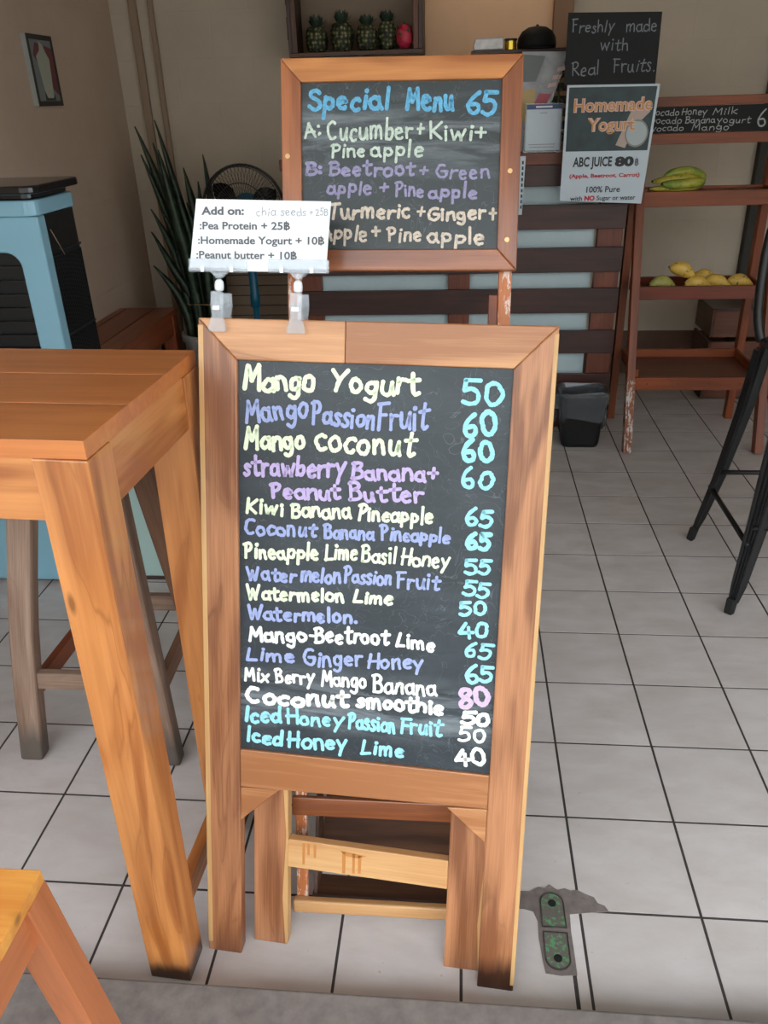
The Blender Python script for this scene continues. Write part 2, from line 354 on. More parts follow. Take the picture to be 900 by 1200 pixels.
def thing(name, label, cat, loc=(0, 0, 0), rotz=0, group=None, mat=None):
    o = bpy.data.objects.new(name, None); COL.objects.link(o); o.empty_display_size = 0.05
    if mat is not None: o.matrix_world = mat
    else: o.location = loc; o.rotation_euler = (0, 0, rotz)
    o['label'] = label; o['category'] = cat
    if group: o['group'] = group
    return o
def tag(o, label, cat, group=None):
    o['label'] = label; o['category'] = cat
    if group: o['group'] = group
    return o
def struct(o): o['kind'] = 'structure'; return o
def grid_dup(o, parent, loc):
    c = o.copy(); COL.objects.link(c); c.parent = parent; c.location = loc; return c
def leaning(ox, oy, oz, psi, lean, tilt):
    U = Vector((math.cos(psi), math.sin(psi), 0)); N0 = Vector((-math.sin(psi), math.cos(psi), 0))
    V = Vector((0, 0, 1)) * math.cos(lean) + N0 * math.sin(lean)
    U2 = U * math.cos(tilt) + V * math.sin(tilt); V2 = -U * math.sin(tilt) + V * math.cos(tilt); Y = V2.cross(U2)
    return Matrix(((U2.x, Y.x, V2.x, ox), (U2.y, Y.y, V2.y, oy), (U2.z, Y.z, V2.z, oz), (0, 0, 0, 1)))

# ---------------------------------------------------------------- lettering
def arc(cx, cy, rx, ry, a0, a1, n=10): return [(cx + rx * math.cos(R_(a0 + (a1 - a0) * i / n)), cy + ry * math.sin(R_(a0 + (a1 - a0) * i / n))) for i in range(n + 1)]
X = 0.6
G = {
 'a': (.50, [arc(.22, .27, .2, .26, 50, 340, 12), [(.40, .56), (.42, .2), (.50, .0)]]),
 'b': (.48, [[(.05, 1.0), (.06, .02)], arc(.24, .26, .19, .25, 150, -150, 12)]),
 'c': (.42, [arc(.24, .28, .2, .29, 50, 310, 12)]),
 'd': (.50, [arc(.22, .26, .19, .25, 40, 330, 12), [(.43, 1.0), (.42, .3), (.47, .0)]]),
 'e': (.46, [[(.06, .28), (.36, .36)] + arc(.22, .34, .17, .24, 5, 180, 8) + arc(.24, .28, .2, .28, 180, 310, 8)]),
 'f': (.36, [[(.36, .92), (.24, 1.0), (.16, .85), (.14, .0)], [(.0, .56), (.32, .58)]]),
 'g': (.50, [arc(.22, .30, .18, .25, 40, 350, 12), [(.40, .56), (.42, .1), (.40, -.22), (.24, -.36), (.06, -.26)]]),
 'h': (.48, [[(.06, 1.0), (.06, .0)], [(.07, .36), (.2, .58), (.36, .52), (.40, .3), (.42, .0)]]),
 'i': (.20, [[(.1, .56), (.1, .0)], arc(.11, .82, .02, .025, 0, 360, 5)]),
 'k': (.46, [[(.06, 1.0), (.06, .0)], [(.40, .6), (.10, .28), (.42, .0)]]),
 'l': (.20, [[(.12, 1.0), (.08, .0)]]),
 'm': (.72, [[(.05, .56), (.06, .0)], [(.06, .36), (.18, .57), (.32, .5), (.34, .02)], [(.34, .36), (.46, .58), (.60, .5), (.64, .0)]]),
 'n': (.50, [[(.06, .58), (.06, .0)], [(.07, .34), (.2, .58), (.36, .54), (.40, .3), (.43, .0)]]),
 'o': (.48, [arc(.23, .28, .2, .28, 90, 455, 14)]),
 'p': (.50, [[(.08, .58), (.05, -.34)], arc(.25, .32, .18, .24, 160, -160, 12)]),
 'r': (.38, [[(.06, .58), (.06, .0)], [(.07, .32), (.18, .54), (.36, .54)]]),
 's': (.38, [[(.34, .52), (.2, .6), (.08, .48), (.16, .34), (.30, .22), (.28, .04), (.14, -.02), (.02, .08)]]),
 't': (.40, [[(.18, .92), (.16, .2), (.24, .0), (.38, .08)], [(.0, .62), (.40, .68)]]),
 'u': (.50, [[(.06, .57), (.06, .2), (.16, .0), (.32, .1), (.40, .56)], [(.40, .56), (.41, .2), (.46, .0)]]),
 'v': (.44, [[(.02, .56), (.2, .0)], [(.2, .0), (.42, .6)]]),
 'w': (.66, [[(.03, .58), (.16, .02), (.16, .02), (.32, .5), (.32, .5), (.46, .02), (.46, .02), (.62, .62)]]),
 'x': (.46, [[(.04, .58), (.42, .0)], [(.42, .6), (.02, .0)]]),
 'y': (.48, [[(.04, .56), (.22, .1)], [(.46, .62), (.22, .08), (.1, -.34)]]),
 'z': (.44, [[(.04, .56), (.4, .58)], [(.4, .58), (.04, .0)], [(.04, .0), (.42, .02)]]),
 'A': (.60, [[(.02, .0), (.28, .98)], [(.28, .98), (.56, .0)], [(.08, .36), (.54, .38)]]),
 'B': (.54, [[(.08, .96), (.07, .02)], [(.0, .92), (.28, 1.0), (.44, .84), (.34, .62), (.12, .54)], [(.12, .54), (.4, .52), (.5, .26), (.36, .04), (.04, .02)]]),
 'C': (.56, [arc(.32, .48, .28, .47, 55, 305, 14)]),
 'F': (.48, [[(.08, .96), (.08, .0)], [(.0, .96), (.48, .98)], [(.08, .54), (.38, .56)]]),
 'G': (.62, [arc(.32, .48, .28, .47, 60, 340, 14), [(.30, .48), (.60, .46)], [(.56, .48), (.56, .2)]]),
 'H': (.58, [[(.08, .98), (.06, .0)], [(.50, 1.0), (.50, .0)], [(.0, .48), (.56, .52)]]),
 'I': (.20, [[(.12, .98), (.08, .0)]]),
 'J': (.42, [[(.32, .98), (.32, .2), (.18, .0), (.04, .14)]]),
 'K': (.54, [[(.08, .98), (.08, .0)], [(.48, .96), (.12, .44)], [(.12, .46), (.52, .0)]]),
 'L': (.50, [[(.14, .98), (.04, .02)], [(.04, .02), (.46, .06)]]),
 'M': (.74, [[(.04, .0), (.14, .98)], [(.14, .98), (.34, .38)], [(.34, .38), (.58, 1.0)], [(.58, 1.0), (.66, .0)]]),
 'N': (.60, [[(.06, .0), (.08, .98)], [(.08, .98), (.5, .0)], [(.5, .0), (.54, 1.0)]]),
 'P': (.52, [[(.12, .96), (.10, .0)], [(.0, .9), (.3, 1.0), (.48, .8), (.36, .54), (.12, .46)]]),
 'R': (.54, [[(.10, .96), (.08, .0)], [(.04, .92), (.3, 1.0), (.44, .8), (.34, .56), (.12, .5)], [(.14, .5), (.5, .0)]]),
 'S': (.50, [[(.46, .84), (.3, .98), (.12, .88), (.12, .66), (.36, .46), (.44, .2), (.26, .0), (.02, .14)]]),
 'T': (.56, [[(.28, .96), (.26, .0)], [(.0, .94), (.56, .98)]]),
 'W': (.80, [[(.04, .98), (.22, .02)], [(.22, .02), (.38, .7)], [(.38, .7), (.52, .04)], [(.52, .04), (.76, 1.0)]]),
 'Y': (.60, [[(.02, .98), (.28, .5)], [(.58, 1.0), (.30, .5), (.18, .0)]]),
 '0': (.54, [arc(.27, .47, .22, .46, 100, 465, 16)]),
 '1': (.30, [[(.04, .76), (.2, .98)], [(.2, .98), (.2, .0)]]),
 '2': (.50, [[(.04, .78), (.2, .98), (.42, .8), (.34, .5), (.04, .02)], [(.04, .02), (.5, .04)]]),
 '4': (.54, [[(.32, .98), (.02, .36)], [(.02, .36), (.54, .38)], [(.40, .72), (.38, .0)]]),
 '5': (.50, [[(.10, .94), (.50, .96)], [(.11, .94), (.08, .56)], [(.08, .54), (.28, .62), (.46, .44), (.42, .14), (.22, .0), (.02, .1)]]),
 '6': (.50, [[(.40, .98), (.18, .74), (.06, .36), (.16, .06), (.34, .02), (.45, .2), (.36, .44), (.12, .38)]]),
 '8': (.50, [[(.26, .5), (.08, .7), (.14, .92), (.32, .96), (.42, .78), (.28, .52), (.08, .28), (.1, .06), (.3, .0), (.46, .16), (.4, .38), (.26, .5)]]),
 ':': (.24, [arc(.12, .66, .02, .03, 0, 360, 5), arc(.12, .22, .02, .03, 0, 360, 5)]),
 '.': (.16, [arc(.08, .04, .02, .03, 0, 360, 5)]),
 '+': (.50, [[(.05, .46), (.45, .48)], [(.26, .72), (.24, .18)]]),
 '-': (.34, [[(.02, .42), (.32, .44)]]),
 ' ': (.30, []),
}
def smooth_path(p, k=4):
    if len(p) < 3: return p
    out = []
    for i in range(len(p) - 1):
        a, b, c, d = p[max(i - 1, 0)], p[i], p[i + 1], p[min(i + 2, len(p) - 1)]
        for j in range(k):
            t = j / k
            out.append(tuple(0.5 * (2 * b[q] + (c[q] - a[q]) * t + (2 * a[q] - 5 * b[q] + 4 * c[q] - d[q]) * t * t + (3 * b[q] - a[q] - 3 * c[q] + d[q]) * t ** 3) for q in (0, 1)))
    out.append(p[-1]); return out
def hand_word(mb, txt, u0, v0, u1, v1, cap, w, y=-0.0004, rnd=None, thick=0.0004):
    """strokes of a marker on the plane y of the board's own frame"""
    rnd = rnd or random
    tot = sum(G[c][0] for c in txt) + 0.08 * (len(txt) - 1)
    L = math.hypot(u1 - u0, v1 - v0); k = (L - w * 0.6) / (tot if tot else 1); ang = math.atan2(v1 - v0, u1 - u0); ca, sa = math.cos(ang), math.sin(ang)
    x = w * 0.3
    capk = cap - w * 0.6
    for c in txt:
        gw, strokes = G[c]
        sy = capk * rnd.uniform(0.88, 1.10); dy = rnd.uniform(-0.07, 0.05) * cap + w * 0.3; sh = rnd.uniform(-0.10, 0.22); sxk = k * rnd.uniform(0.90, 1.04)
        for st in strokes:
            st = [(gx + rnd.uniform(-.025, .025), gy + rnd.uniform(-.025, .025)) for gx, gy in st]
            pts = smooth_path(st, 3)
            pp = []
            for (gx, gy) in pts:
                lx = x + gx * sxk + sh * gy * capk * 0.6; ly = dy + gy * sy
                pp.append((u0 + lx * ca - ly * sa, v0 + lx * sa + ly * ca))
            r = w / 2
            # ribbon
            n = len(pp); left = []; right = []
            for i in range(n):
                ax, ay = pp[max(i - 1, 0)]; bx, by = pp[min(i + 1, n - 1)]
                dx, dyy = bx - ax, by - ay; dl = math.hypot(dx, dyy) or 1; nx, ny = -dyy / dl, dx / dl
                q = r * rnd.uniform(0.80, 1.08)
                left.append((pp[i][0] + nx * q, pp[i][1] + ny * q)); right.append((pp[i][0] - nx * q, pp[i][1] - ny * q))
            # closed outline ends with round caps
            vs = [Vector((p[0], y, p[1])) for p in left] + [Vector((p[0], y, p[1])) for p in right]
            mb.add(vs, [(i, i + 1, n + i + 1, n + i) for i in range(n - 1)])
            for e, (px, py) in enumerate((pp[0], pp[-1])):
                cv = [Vector((px + r * math.cos(a * math.pi / 4), y - 0.00002 * (e + 1), py + r * math.sin(a * math.pi / 4))) for a in range(8)]
                mb.add(cv, [tuple(range(8))])
        x += gw * k + 0.08 * k
def hand_lines(words, parent, name='chalk_lettering', seed=3, y=-0.0006):
    rnd = random.Random(seed)
    for i, (t, u0, v0, u1, v1, cap, col, w) in enumerate(words):
        mb = MB(); hand_word(mb, t, u0, v0, u1, v1, cap, w, y - 0.00005 * (i % 5), rnd)
        mb.build(name, CH[col] if isinstance(col, str) else col, parent)
def text_mesh(txt, bold, shear):
    cu = bpy.data.curves.new('lettering', 'FONT'); cu.body = txt; cu.size = 1.0; cu.offset = bold; cu.shear = shear; cu.resolution_u = 3
    to = bpy.data.objects.new('lettering_source', cu); COL.objects.link(to)
    dg = bpy.context.evaluated_depsgraph_get(); ev = to.evaluated_get(dg); me = ev.to_mesh()
    vs = [v.co.copy() for v in me.vertices]; fs = [tuple(p.vertices) for p in me.polygons]; ev.to_mesh_clear()
    bpy.data.objects.remove(to); bpy.data.curves.remove(cu)
    return vs, fs
def printed(txt, u0, v0, u1, cap, mat, parent, y=-0.0006, bold=0.0, name='printed_lettering', v1=None, shear=0.0):
    baht = txt.endswith('\u0e3f'); txt = txt.replace('\u0e3f', 'B')
    vs, fs = text_mesh(txt, bold, shear)
    if baht:   # the baht sign: a B with an upright stroke through it
        xe = max(v.x for v in text_mesh(txt[:-1], bold, shear)[0]) if len(txt) > 1 else min(v.x for v in vs) - 0.04
        xm = (xe + 0.06 + max(v.x for v in vs)) / 2 - 0.03; i0 = len(vs); w_ = 0.03 + bold * 0.6
        vs += [Vector((xm - w_, -0.10, 0)), Vector((xm + w_, -0.10, 0)), Vector((xm + w_, 0.80, 0)), Vector((xm - w_, 0.80, 0))]; fs.append((i0, i0 + 1, i0 + 2, i0 + 3))
    x0 = min(v.x for v in vs); x1 = max(v.x for v in vs); sx = (u1 - u0) / (x1 - x0); sy = cap / 0.70
    v1 = v0 if v1 is None else v1
    mb = MB(); mb.add([Vector((u0 + (v.x - x0) * sx, y, v0 + (v1 - v0) * (v.x - x0) / (x1 - x0) + v.y * sy)) for v in vs], fs)
    return mb.build(name, mat, parent)
def smooth3(p, k=5):
    p = [Vector(q) for q in p]; out = []
    for i in range(len(p) - 1):
        a, b, c, d = p[max(i - 1, 0)], p[i], p[i + 1], p[min(i + 2, len(p) - 1)]
        for j in range(k):
            s = j / k; out.append(0.5 * (2 * b + (c - a) * s + (2 * a - 5 * b + 4 * c - d) * s * s + (3 * b - a - 3 * c + d) * s ** 3))
    out.append(p[-1]); return out
# ================================================================ the room
T = 0.25
JG = 0.0062
floor = struct(MB().box(-3.2, 3.2, -0.2555, 4.0, -0.10, -0.0012).build('floor', M['grout']))
def tile_mesh(w, d):
    h = JG / 2
    return MB().box(h, w - h, h, d - h, -0.008, 0.0)
tproto = tile_mesh(T, T).build('floor_tile', M['tile'], floor)
tiles = [(i, j) for i in range(-10, 9) for j in range(-1, 16)]
hid = lambda i, j: (i * T < -2.5) or (i * T > 1.9 + 0 * j) or (j == -1 and (i == -2 or i == -3 or i == -1 or True) and False)
tiles = [t for t in tiles if not hid(*t)]
def near(t): return math.hypot(t[0] * T + 0.52, t[1] * T + 1.15)
tiles.sort(key=near)
first = True
skip = {(-2, -1)}
tiles = [t for t in tiles if t not in skip and not (t[1] == -1)]
rest = MB()
for n, (i, j) in enumerate(tiles):
    if n < 270:
        if first: tproto.location = (i * T, j * T, 0); first = False
        else: grid_dup(tproto, floor, (i * T, j * T, 0))
    else:
        h = JG / 2; rest.box(i * T + h, i * T + T - h, j * T + h, j * T + T - h, -0.008, 0.0)
rs = rest.build('floor_tile', M['tile'], floor); rs['kind'] = 'stuff'
# the cut row along the threshold, with the narrow piece beside the lock plate
cp = None
for i in range(-10, 8):
    if i == -2: segs = [(-0.5, -0.279), (-0.277, -0.25)]
    else: segs = [(i * T, i * T + T)]
    for (a, b) in segs:
        h = JG / 2
        MB().box(a + h, b - h, -0.2555, -h, -0.008, 0.0).build('floor_tile', M['tile'], floor)
MB().prism([(-0.372, -0.002), (-0.348, -0.008), (-0.340, -0.031), (-0.341, -0.069), (-0.338, -0.11), (-0.334, -0.143), (-0.305, -0.146), (-0.273, -0.143), (-0.273, -0.102), (-0.274, -0.05), (-0.272, -0.010),
            (-0.246, -0.006), (-0.19, 0.002), (-0.196, 0.014), (-0.210, 0.020), (-0.216, 0.034), (-0.232, 0.040), (-0.250, 0.050), (-0.264, 0.047), (-0.276, 0.052), (-0.292, 0.047), (-0.308, 0.060), (-0.318, 0.050), (-0.332, 0.052), (-0.352, 0.040), (-0.40, 0.040), (-0.44, 0.030), (-0.47, 0.02), (-0.46, -0.002)],
           -0.004, 0.0014, 'xy').build('cement_patch', M['cement'], floor)
sill = struct(MB().box(-3.2, 3.2, -0.42, -0.256, -0.1, 0.08).build('trim_threshold', M['sill'], bevel=0.006))
struct(MB().box(-14, 14, -9, -0.421, -0.12, -0.02).build('ground', M['pavement']))
# across the street
struct(MB().box(-14, 14, -9.5, -8.5, -0.12, 4.3).build('wall_street', M['facade']))
# walls
WL, WB = -2.40, 3.75
struct(MB().box(WL - 0.15, WL, -0.4, WB + 0.15, -0.05, 2.75).build('wall_left', M['wall_left']))
struct(MB().box(WL, 3.0, WB, WB + 0.15, -0.05, 2.75).build('wall_back', M['wall_back']))
struct(MB().box(2.6, 2.75, -0.4, WB + 0.15, -0.05, 2.75).build('wall_right', M['wall_back']))
struct(MB().box(WL - 0.15, 2.75, -0.45, WB + 0.15, 2.70, 2.85).build('ceiling', M['ceiling']))
struct(MB().box(-0.715, -0.06, WB - 0.03, WB - 0.001, 1.3, 2.69).build('trim_peach_panel', M['wall_peach'], bevel=0.003))
struct(MB().box(-0.06, 0.036, WB - 0.09, WB - 0.001, 0, 2.69).build('trim_brown_pillar', M['brown_pillar'], bevel=0.004))
struct(MB().box(1.065, 1.115, WB - 0.06, WB - 0.001, 0, 2.69).build('trim_dark_column', M['dark_trim'], bevel=0.004))
struct(MB().box(-2.286, -2.244, WB - 0.03, WB - 0.001, 0, 2.69).build('trim_conduit', M['conduit'], bevel=0.006))
struct(MB().box(-2.182, -2.154, WB - 0.03, WB - 0.001, 0, 2.69).build('trim_conduit_narrow', M['conduit'], bevel=0.006))
struct(MB().box(WL, 2.6, WB - 0.02, WB - 0.001, 0, 0.255).build('baseboard_back', M['baseboard'], bevel=0.003))

struct(MB().box(-5.0, 5.0, -2.3, -0.451, 2.72, 2.80).build('unseen_awning', M['ceiling']))  # unseen awning, added to keep the high sky off the threshold
# unseen warm lamp, added to brighten the peach panel
t = thing('added_fill_lamp', 'added round warm fill lamp above the counter, out of view', 'lamp', (-0.35, 3.25, 2.62))
MB().lathe([(0.12, 0.03), (0.13, 0.0), (0.13, 0.075), (0.12, 0.078)], 24).build('housing', M['paper'], t)
EM = NT('fill_lamp_glow'); EM.set(Base_Color=(1, 1, 1, 1), Emission_Color=(1.0, 0.74, 0.5, 1), Emission_Strength=7.0)
MB().lathe([(0.115, 0.012), (0.118, 0.03)], 24).build('diffuser', EM.m, t)

# ---------------------------------------------------------------- lock plate in the floor
t = thing('floor_lock', 'worn green two-part metal lock plate set in the floor cement beside the chalkboard leg', 'lock plate', (-0.307, -0.05, 0))
def half(sgn):
    # rounded half of the capsule; local y from the middle joint outwards
    y0, y1, w = 0.006 * sgn, 0.064 * sgn, 0.024
    out = [(-w, y0), (w, y0)] + [(w * math.cos(a), y1 + sgn * 0.022 * math.sin(a)) for a in [math.pi * k / 10 for k in range(11)]]
    if sgn < 0: out = out[::-1]
    return out
for s_ in (1, -1):
    o = MB().prism(half(s_), 0.0005, 0.003, 'xy').build('plate', M['lock_green'], t, bevel=0.0008)
    rim = half(s_) + [half(s_)[0]]
    MB().tube([(x, y, 0.0032) for x, y in rim], 0.0016, 6).build('rim', M['lock_dark'], o, smooth=True)
    MB().lathe([(0.0085, 0.0), (0.0085, 0.0012)], 16, (0, s_ * 0.062, 0.003)).build('keyhole', M['hole'], o)

# ---------------------------------------------------------------- big chalkboard
def uvbox(mb, u0, u1, v0, v1, y0, y1, along): return mb.box(u0, u1, y0, y1, v0, v1, along)
W, H = 0.617, 1.2615
PU0, PU1, PV0, PV1 = 0.0695, 0.5475, 0.4525, 1.191
mat_big = leaning(-1.01538, -0.13601, 0.0, -0.07616, 0.28033, -0.01305)
big = thing('menu_chalkboard', 'large folding wooden chalkboard easel with the smoothie and yogurt menu in chalk', 'chalkboard', mat=mat_big)
TH = 0.028
M['resin'] = plain('resin', srgb(190, 126, 66), 0.3)
MB().prism([(0.0, 0.0), (PU0, 0.0), (PU0, PV1), (0.0, H)], 0, TH, along='z').build('leg', M['teak'], big, bevel=0.0025)
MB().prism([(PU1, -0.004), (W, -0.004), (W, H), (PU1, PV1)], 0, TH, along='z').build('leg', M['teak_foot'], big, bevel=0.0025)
for (a, b) in ((-0.0006, 0.009), (W - 0.007, W + 0.0006)):   # pale sapwood edges
    o = MB().box(a, b, -0.0005, TH + 0.0005, 0.02, H - 0.012, 'z').build('sapwood_edge', M['teak_edge'], big, bevel=0.001)
MB().prism([(0.0, H), (PU0, PV1), (0.262, PV1), (0.262, H)], 0.0, TH, along='x').build('top_rail', M['teak_rail'], big, bevel=0.0022)
MB().prism([(0.2628, H), (0.2628, PV1), (PU1, PV1), (W, H)], 0.0, TH, along='x').build('top_rail', M['teak_rail'], big, bevel=0.0022)
MB().prism([(PU0, 0.374), (PU1, 0.386), (PU1, PV0 + 0.002), (PU0, PV0)], 0.001, TH, along='x').build('bottom_rail', M['teak_rail'], big, bevel=0.0022)
MB().prism([(PU0, 0.301), (0.150, 0.377), (PU0, 0.372)], 0.002, TH - 0.004, along='x').build('corner_gusset', M['teak_rail'], big, bevel=0.0015)
MB().prism([(PU1, 0.315), (PU1, 0.385), (0.472, 0.380)], 0.002, TH - 0.004, along='x').build('corner_gusset', M['teak_rail'], big, bevel=0.0015)
MB().box(PU0 - 0.004, PU1 + 0.004, 0.008, 0.014, PV0 - 0.004, PV1 + 0.004).build('blackboard_panel', M['board_big'], big)
# folded back frame nested between the legs
for (a, b) in ((0.087, 0.157), (0.479, 0.551)):
    MB().box(a, b, 0.022 + 0.008, 0.030 + 0.026, 0.012, 1.12, 'z').build('back_leg', M['teak'], big, bevel=0.0022)
    MB().prism([(b - 0.004, 0.014), (b + 0.0008, 0.014), (b + 0.0008, 0.36), (b - 0.009, 0.36), (b - 0.003, 0.26), (b - 0.010, 0.12)], 0.0295, 0.0565, along='z').build('sapwood_edge', M['teak_edge'], big, bevel=0.001)
MB().prism([(0.157, 0.190), (0.479, 0.186), (0.479, 0.248), (0.157, 0.252)], 0.032, 0.052, along='x').build('cross_rail', M['cream_rail'], big, bevel=0.002)
MB().box(0.157, 0.479, 0.032, 0.052, 1.06, 1.12, 'x').build('cross_rail', M['cream_rail'], big, bevel=0.002)
for (u, v0, v1, w_) in ((0.190, 0.200, 0.247, .0022), (0.200, 0.222, 0.247, .0022), (0.213, 0.218, 0.247, .0022), (0.272, 0.192, 0.240, .0028), (0.292, 0.194, 0.238, .0022), (0.304, 0.196, 0.236, .0028)):
    MB().prism([(u - w_, v0), (u + w_, v0), (u + w_ * 1.3, v1), (u - w_ * 1.3, v1)], 0.0314, 0.0321).build('resin_drip', M['resin'], big)
MB().prism([(0.265, 0.240), (0.318, 0.236), (0.300, 0.229), (0.275, 0.231)], 0.0314, 0.0321).build('resin_drip', M['resin'], big)
WORDS_BIG = [
    ('Mango', 0.0764, 1.1378, 0.2104, 1.1383, 0.0454, 'c', 0.0085), ('Yogurt', 0.2361, 1.1407, 0.3946, 1.1408, 0.0445, 'c', 0.0081), ('50', 0.463, 1.1305, 0.5371, 1.1291, 0.0465, 'a', 0.0078),
    ('Mango', 0.0807, 1.0826, 0.2002, 1.0937, 0.0417, 'b', 0.007), ('Passion', 0.2018, 1.0848, 0.3184, 1.0796, 0.0397, 'b', 0.0068), ('Fruit', 0.3184, 1.0796, 0.4101, 1.0822, 0.0465, 'b', 0.0066),
    ('60', 0.4657, 1.0745, 0.5315, 1.0789, 0.0473, 'a', 0.0086), ('Mango', 0.0788, 1.0325, 0.1946, 1.0396, 0.0408, 'c', 0.0078), ('coconut', 0.2085, 1.0372, 0.3897, 1.0357, 0.0444, 'c', 0.0076),
    ('60', 0.4678, 1.0293, 0.527, 1.0323, 0.0392, 'a', 0.0087), ('strawberry', 0.0769, 0.9862, 0.2675, 0.9919, 0.0396, 'p', 0.007), ('Banana+', 0.2737, 0.9892, 0.4328, 0.9919, 0.0344, 'p', 0.0068),
    ('60', 0.4685, 0.985, 0.5267, 0.9853, 0.0383, 'a', 0.0073), ('Peanut', 0.1277, 0.9487, 0.2591, 0.9517, 0.0308, 'p', 0.007), ('Butter', 0.2714, 0.9509, 0.4076, 0.9545, 0.0333, 'p', 0.0068),
    ('Kiwi', 0.0796, 0.9176, 0.1563, 0.9161, 0.0297, 'c', 0.0064), ('Banana', 0.1658, 0.9151, 0.2797, 0.9191, 0.031, 'c', 0.0062), ('Pineapple', 0.2875, 0.918, 0.4255, 0.9176, 0.0305, 'c', 0.0061),
    ('65', 0.4775, 0.9179, 0.5288, 0.9197, 0.0345, 'a', 0.0073), ('Coconut', 0.0777, 0.8778, 0.2165, 0.8791, 0.03, 'b', 0.0061), ('Banana', 0.2275, 0.8799, 0.3207, 0.8814, 0.028, 'b', 0.0059),
    ('Pineapple', 0.3298, 0.8852, 0.4568, 0.8845, 0.0276, 'b', 0.0057), ('65', 0.4811, 0.8754, 0.5283, 0.8757, 0.0334, 'a', 0.0089), ('Pineapple', 0.0774, 0.8329, 0.2217, 0.84, 0.0319, 'c', 0.0064),
    ('Lime', 0.2296, 0.8405, 0.2922, 0.8419, 0.0315, 'c', 0.0059), ('Basil', 0.2969, 0.8406, 0.3617, 0.8406, 0.0328, 'c', 0.0054), ('Honey', 0.3679, 0.841, 0.4573, 0.8398, 0.031, 'c', 0.0053),
    ('55', 0.4816, 0.8323, 0.5307, 0.8328, 0.0307, 'a', 0.0067), ('Water', 0.082, 0.791, 0.1792, 0.7935, 0.0291, 'b', 0.0062), ('melon', 0.184, 0.7955, 0.2634, 0.7984, 0.032, 'b', 0.006),
    ('Passion', 0.2649, 0.8001, 0.3553, 0.8007, 0.0301, 'b', 0.0056), ('Fruit', 0.3615, 0.798, 0.441, 0.7979, 0.0314, 'b', 0.0055), ('55', 0.4806, 0.7916, 0.53, 0.7908, 0.0311, 'a', 0.0067),
    ('Watermelon', 0.0818, 0.7532, 0.2704, 0.7619, 0.0293, 'c', 0.0064), ('Lime', 0.2829, 0.7646, 0.3595, 0.7644, 0.0272, 'c', 0.0063), ('50', 0.4763, 0.7549, 0.5287, 0.7593, 0.0283, 'a', 0.0067),
    ('Watermelon.', 0.0832, 0.7135, 0.2949, 0.7234, 0.0296, 'b', 0.0065), ('40', 0.4782, 0.7135, 0.5339, 0.7185, 0.0302, 'a', 0.0068), ('Mango', 0.0846, 0.6718, 0.2011, 0.6789, 0.0317, 'w', 0.0069),
    ('-', 0.2011, 0.6806, 0.2125, 0.6799, 0.0314, 'w', 0.0057), ('Beetroot', 0.2125, 0.6799, 0.3541, 0.6878, 0.0328, 'w', 0.0064), ('Lime', 0.3635, 0.6854, 0.4381, 0.684, 0.0308, 'w', 0.0062),
    ('65', 0.4875, 0.6773, 0.5377, 0.6771, 0.0336, 'a', 0.0064), ('Lime', 0.0793, 0.634, 0.1803, 0.6368, 0.0287, 'b', 0.0063), ('Ginger', 0.1918, 0.6328, 0.3063, 0.6421, 0.0333, 'b', 0.0061),
    ('Honey', 0.3126, 0.641, 0.4195, 0.648, 0.0329, 'b', 0.006), ('65', 0.4913, 0.6303, 0.5447, 0.6307, 0.0373, 'a', 0.0076), ('Mix', 0.0757, 0.5926, 0.1259, 0.5941, 0.0291, 'w', 0.0059),
    ('Berry', 0.1376, 0.5936, 0.215, 0.5979, 0.0306, 'w', 0.0058), ('Mango', 0.2265, 0.5956, 0.3153, 0.5994, 0.0336, 'w', 0.0057), ('Banana', 0.3235, 0.5919, 0.4449, 0.5959, 0.0365, 'w', 0.006),
    ('80', 0.483, 0.5782, 0.5456, 0.5881, 0.0443, 'k', 0.0099), ('Coconut', 0.0787, 0.5461, 0.284, 0.5556, 0.0361, 'w', 0.0091), ('smoothie', 0.2937, 0.56, 0.4604, 0.5624, 0.0335, 'w', 0.0079),
    ('50', 0.4891, 0.5471, 0.5446, 0.5498, 0.0299, 'w', 0.0085), ('Iced', 0.0768, 0.5074, 0.1527, 0.5139, 0.0332, 'a', 0.0076), ('Honey', 0.1594, 0.5129, 0.2717, 0.5182, 0.0311, 'a', 0.0066),
    ('Passion', 0.2783, 0.5155, 0.372, 0.5172, 0.0341, 'a', 0.0065), ('Fruit', 0.3768, 0.5161, 0.4576, 0.5183, 0.0355, 'a', 0.0063), ('50', 0.4861, 0.5113, 0.5403, 0.5157, 0.0318, 'w', 0.0059),
    ('Iced', 0.0799, 0.4671, 0.1546, 0.4667, 0.0318, 'a', 0.0076), ('Honey', 0.1613, 0.4639, 0.2825, 0.4708, 0.0349, 'a', 0.007), ('Lime', 0.3038, 0.4663, 0.3912, 0.4695, 0.0311, 'a', 0.0065),
    ('40', 0.4836, 0.4632, 0.5427, 0.4702, 0.0373, 'w', 0.0078)]
hand_lines(WORDS_BIG, big, seed=5, y=0.0070)

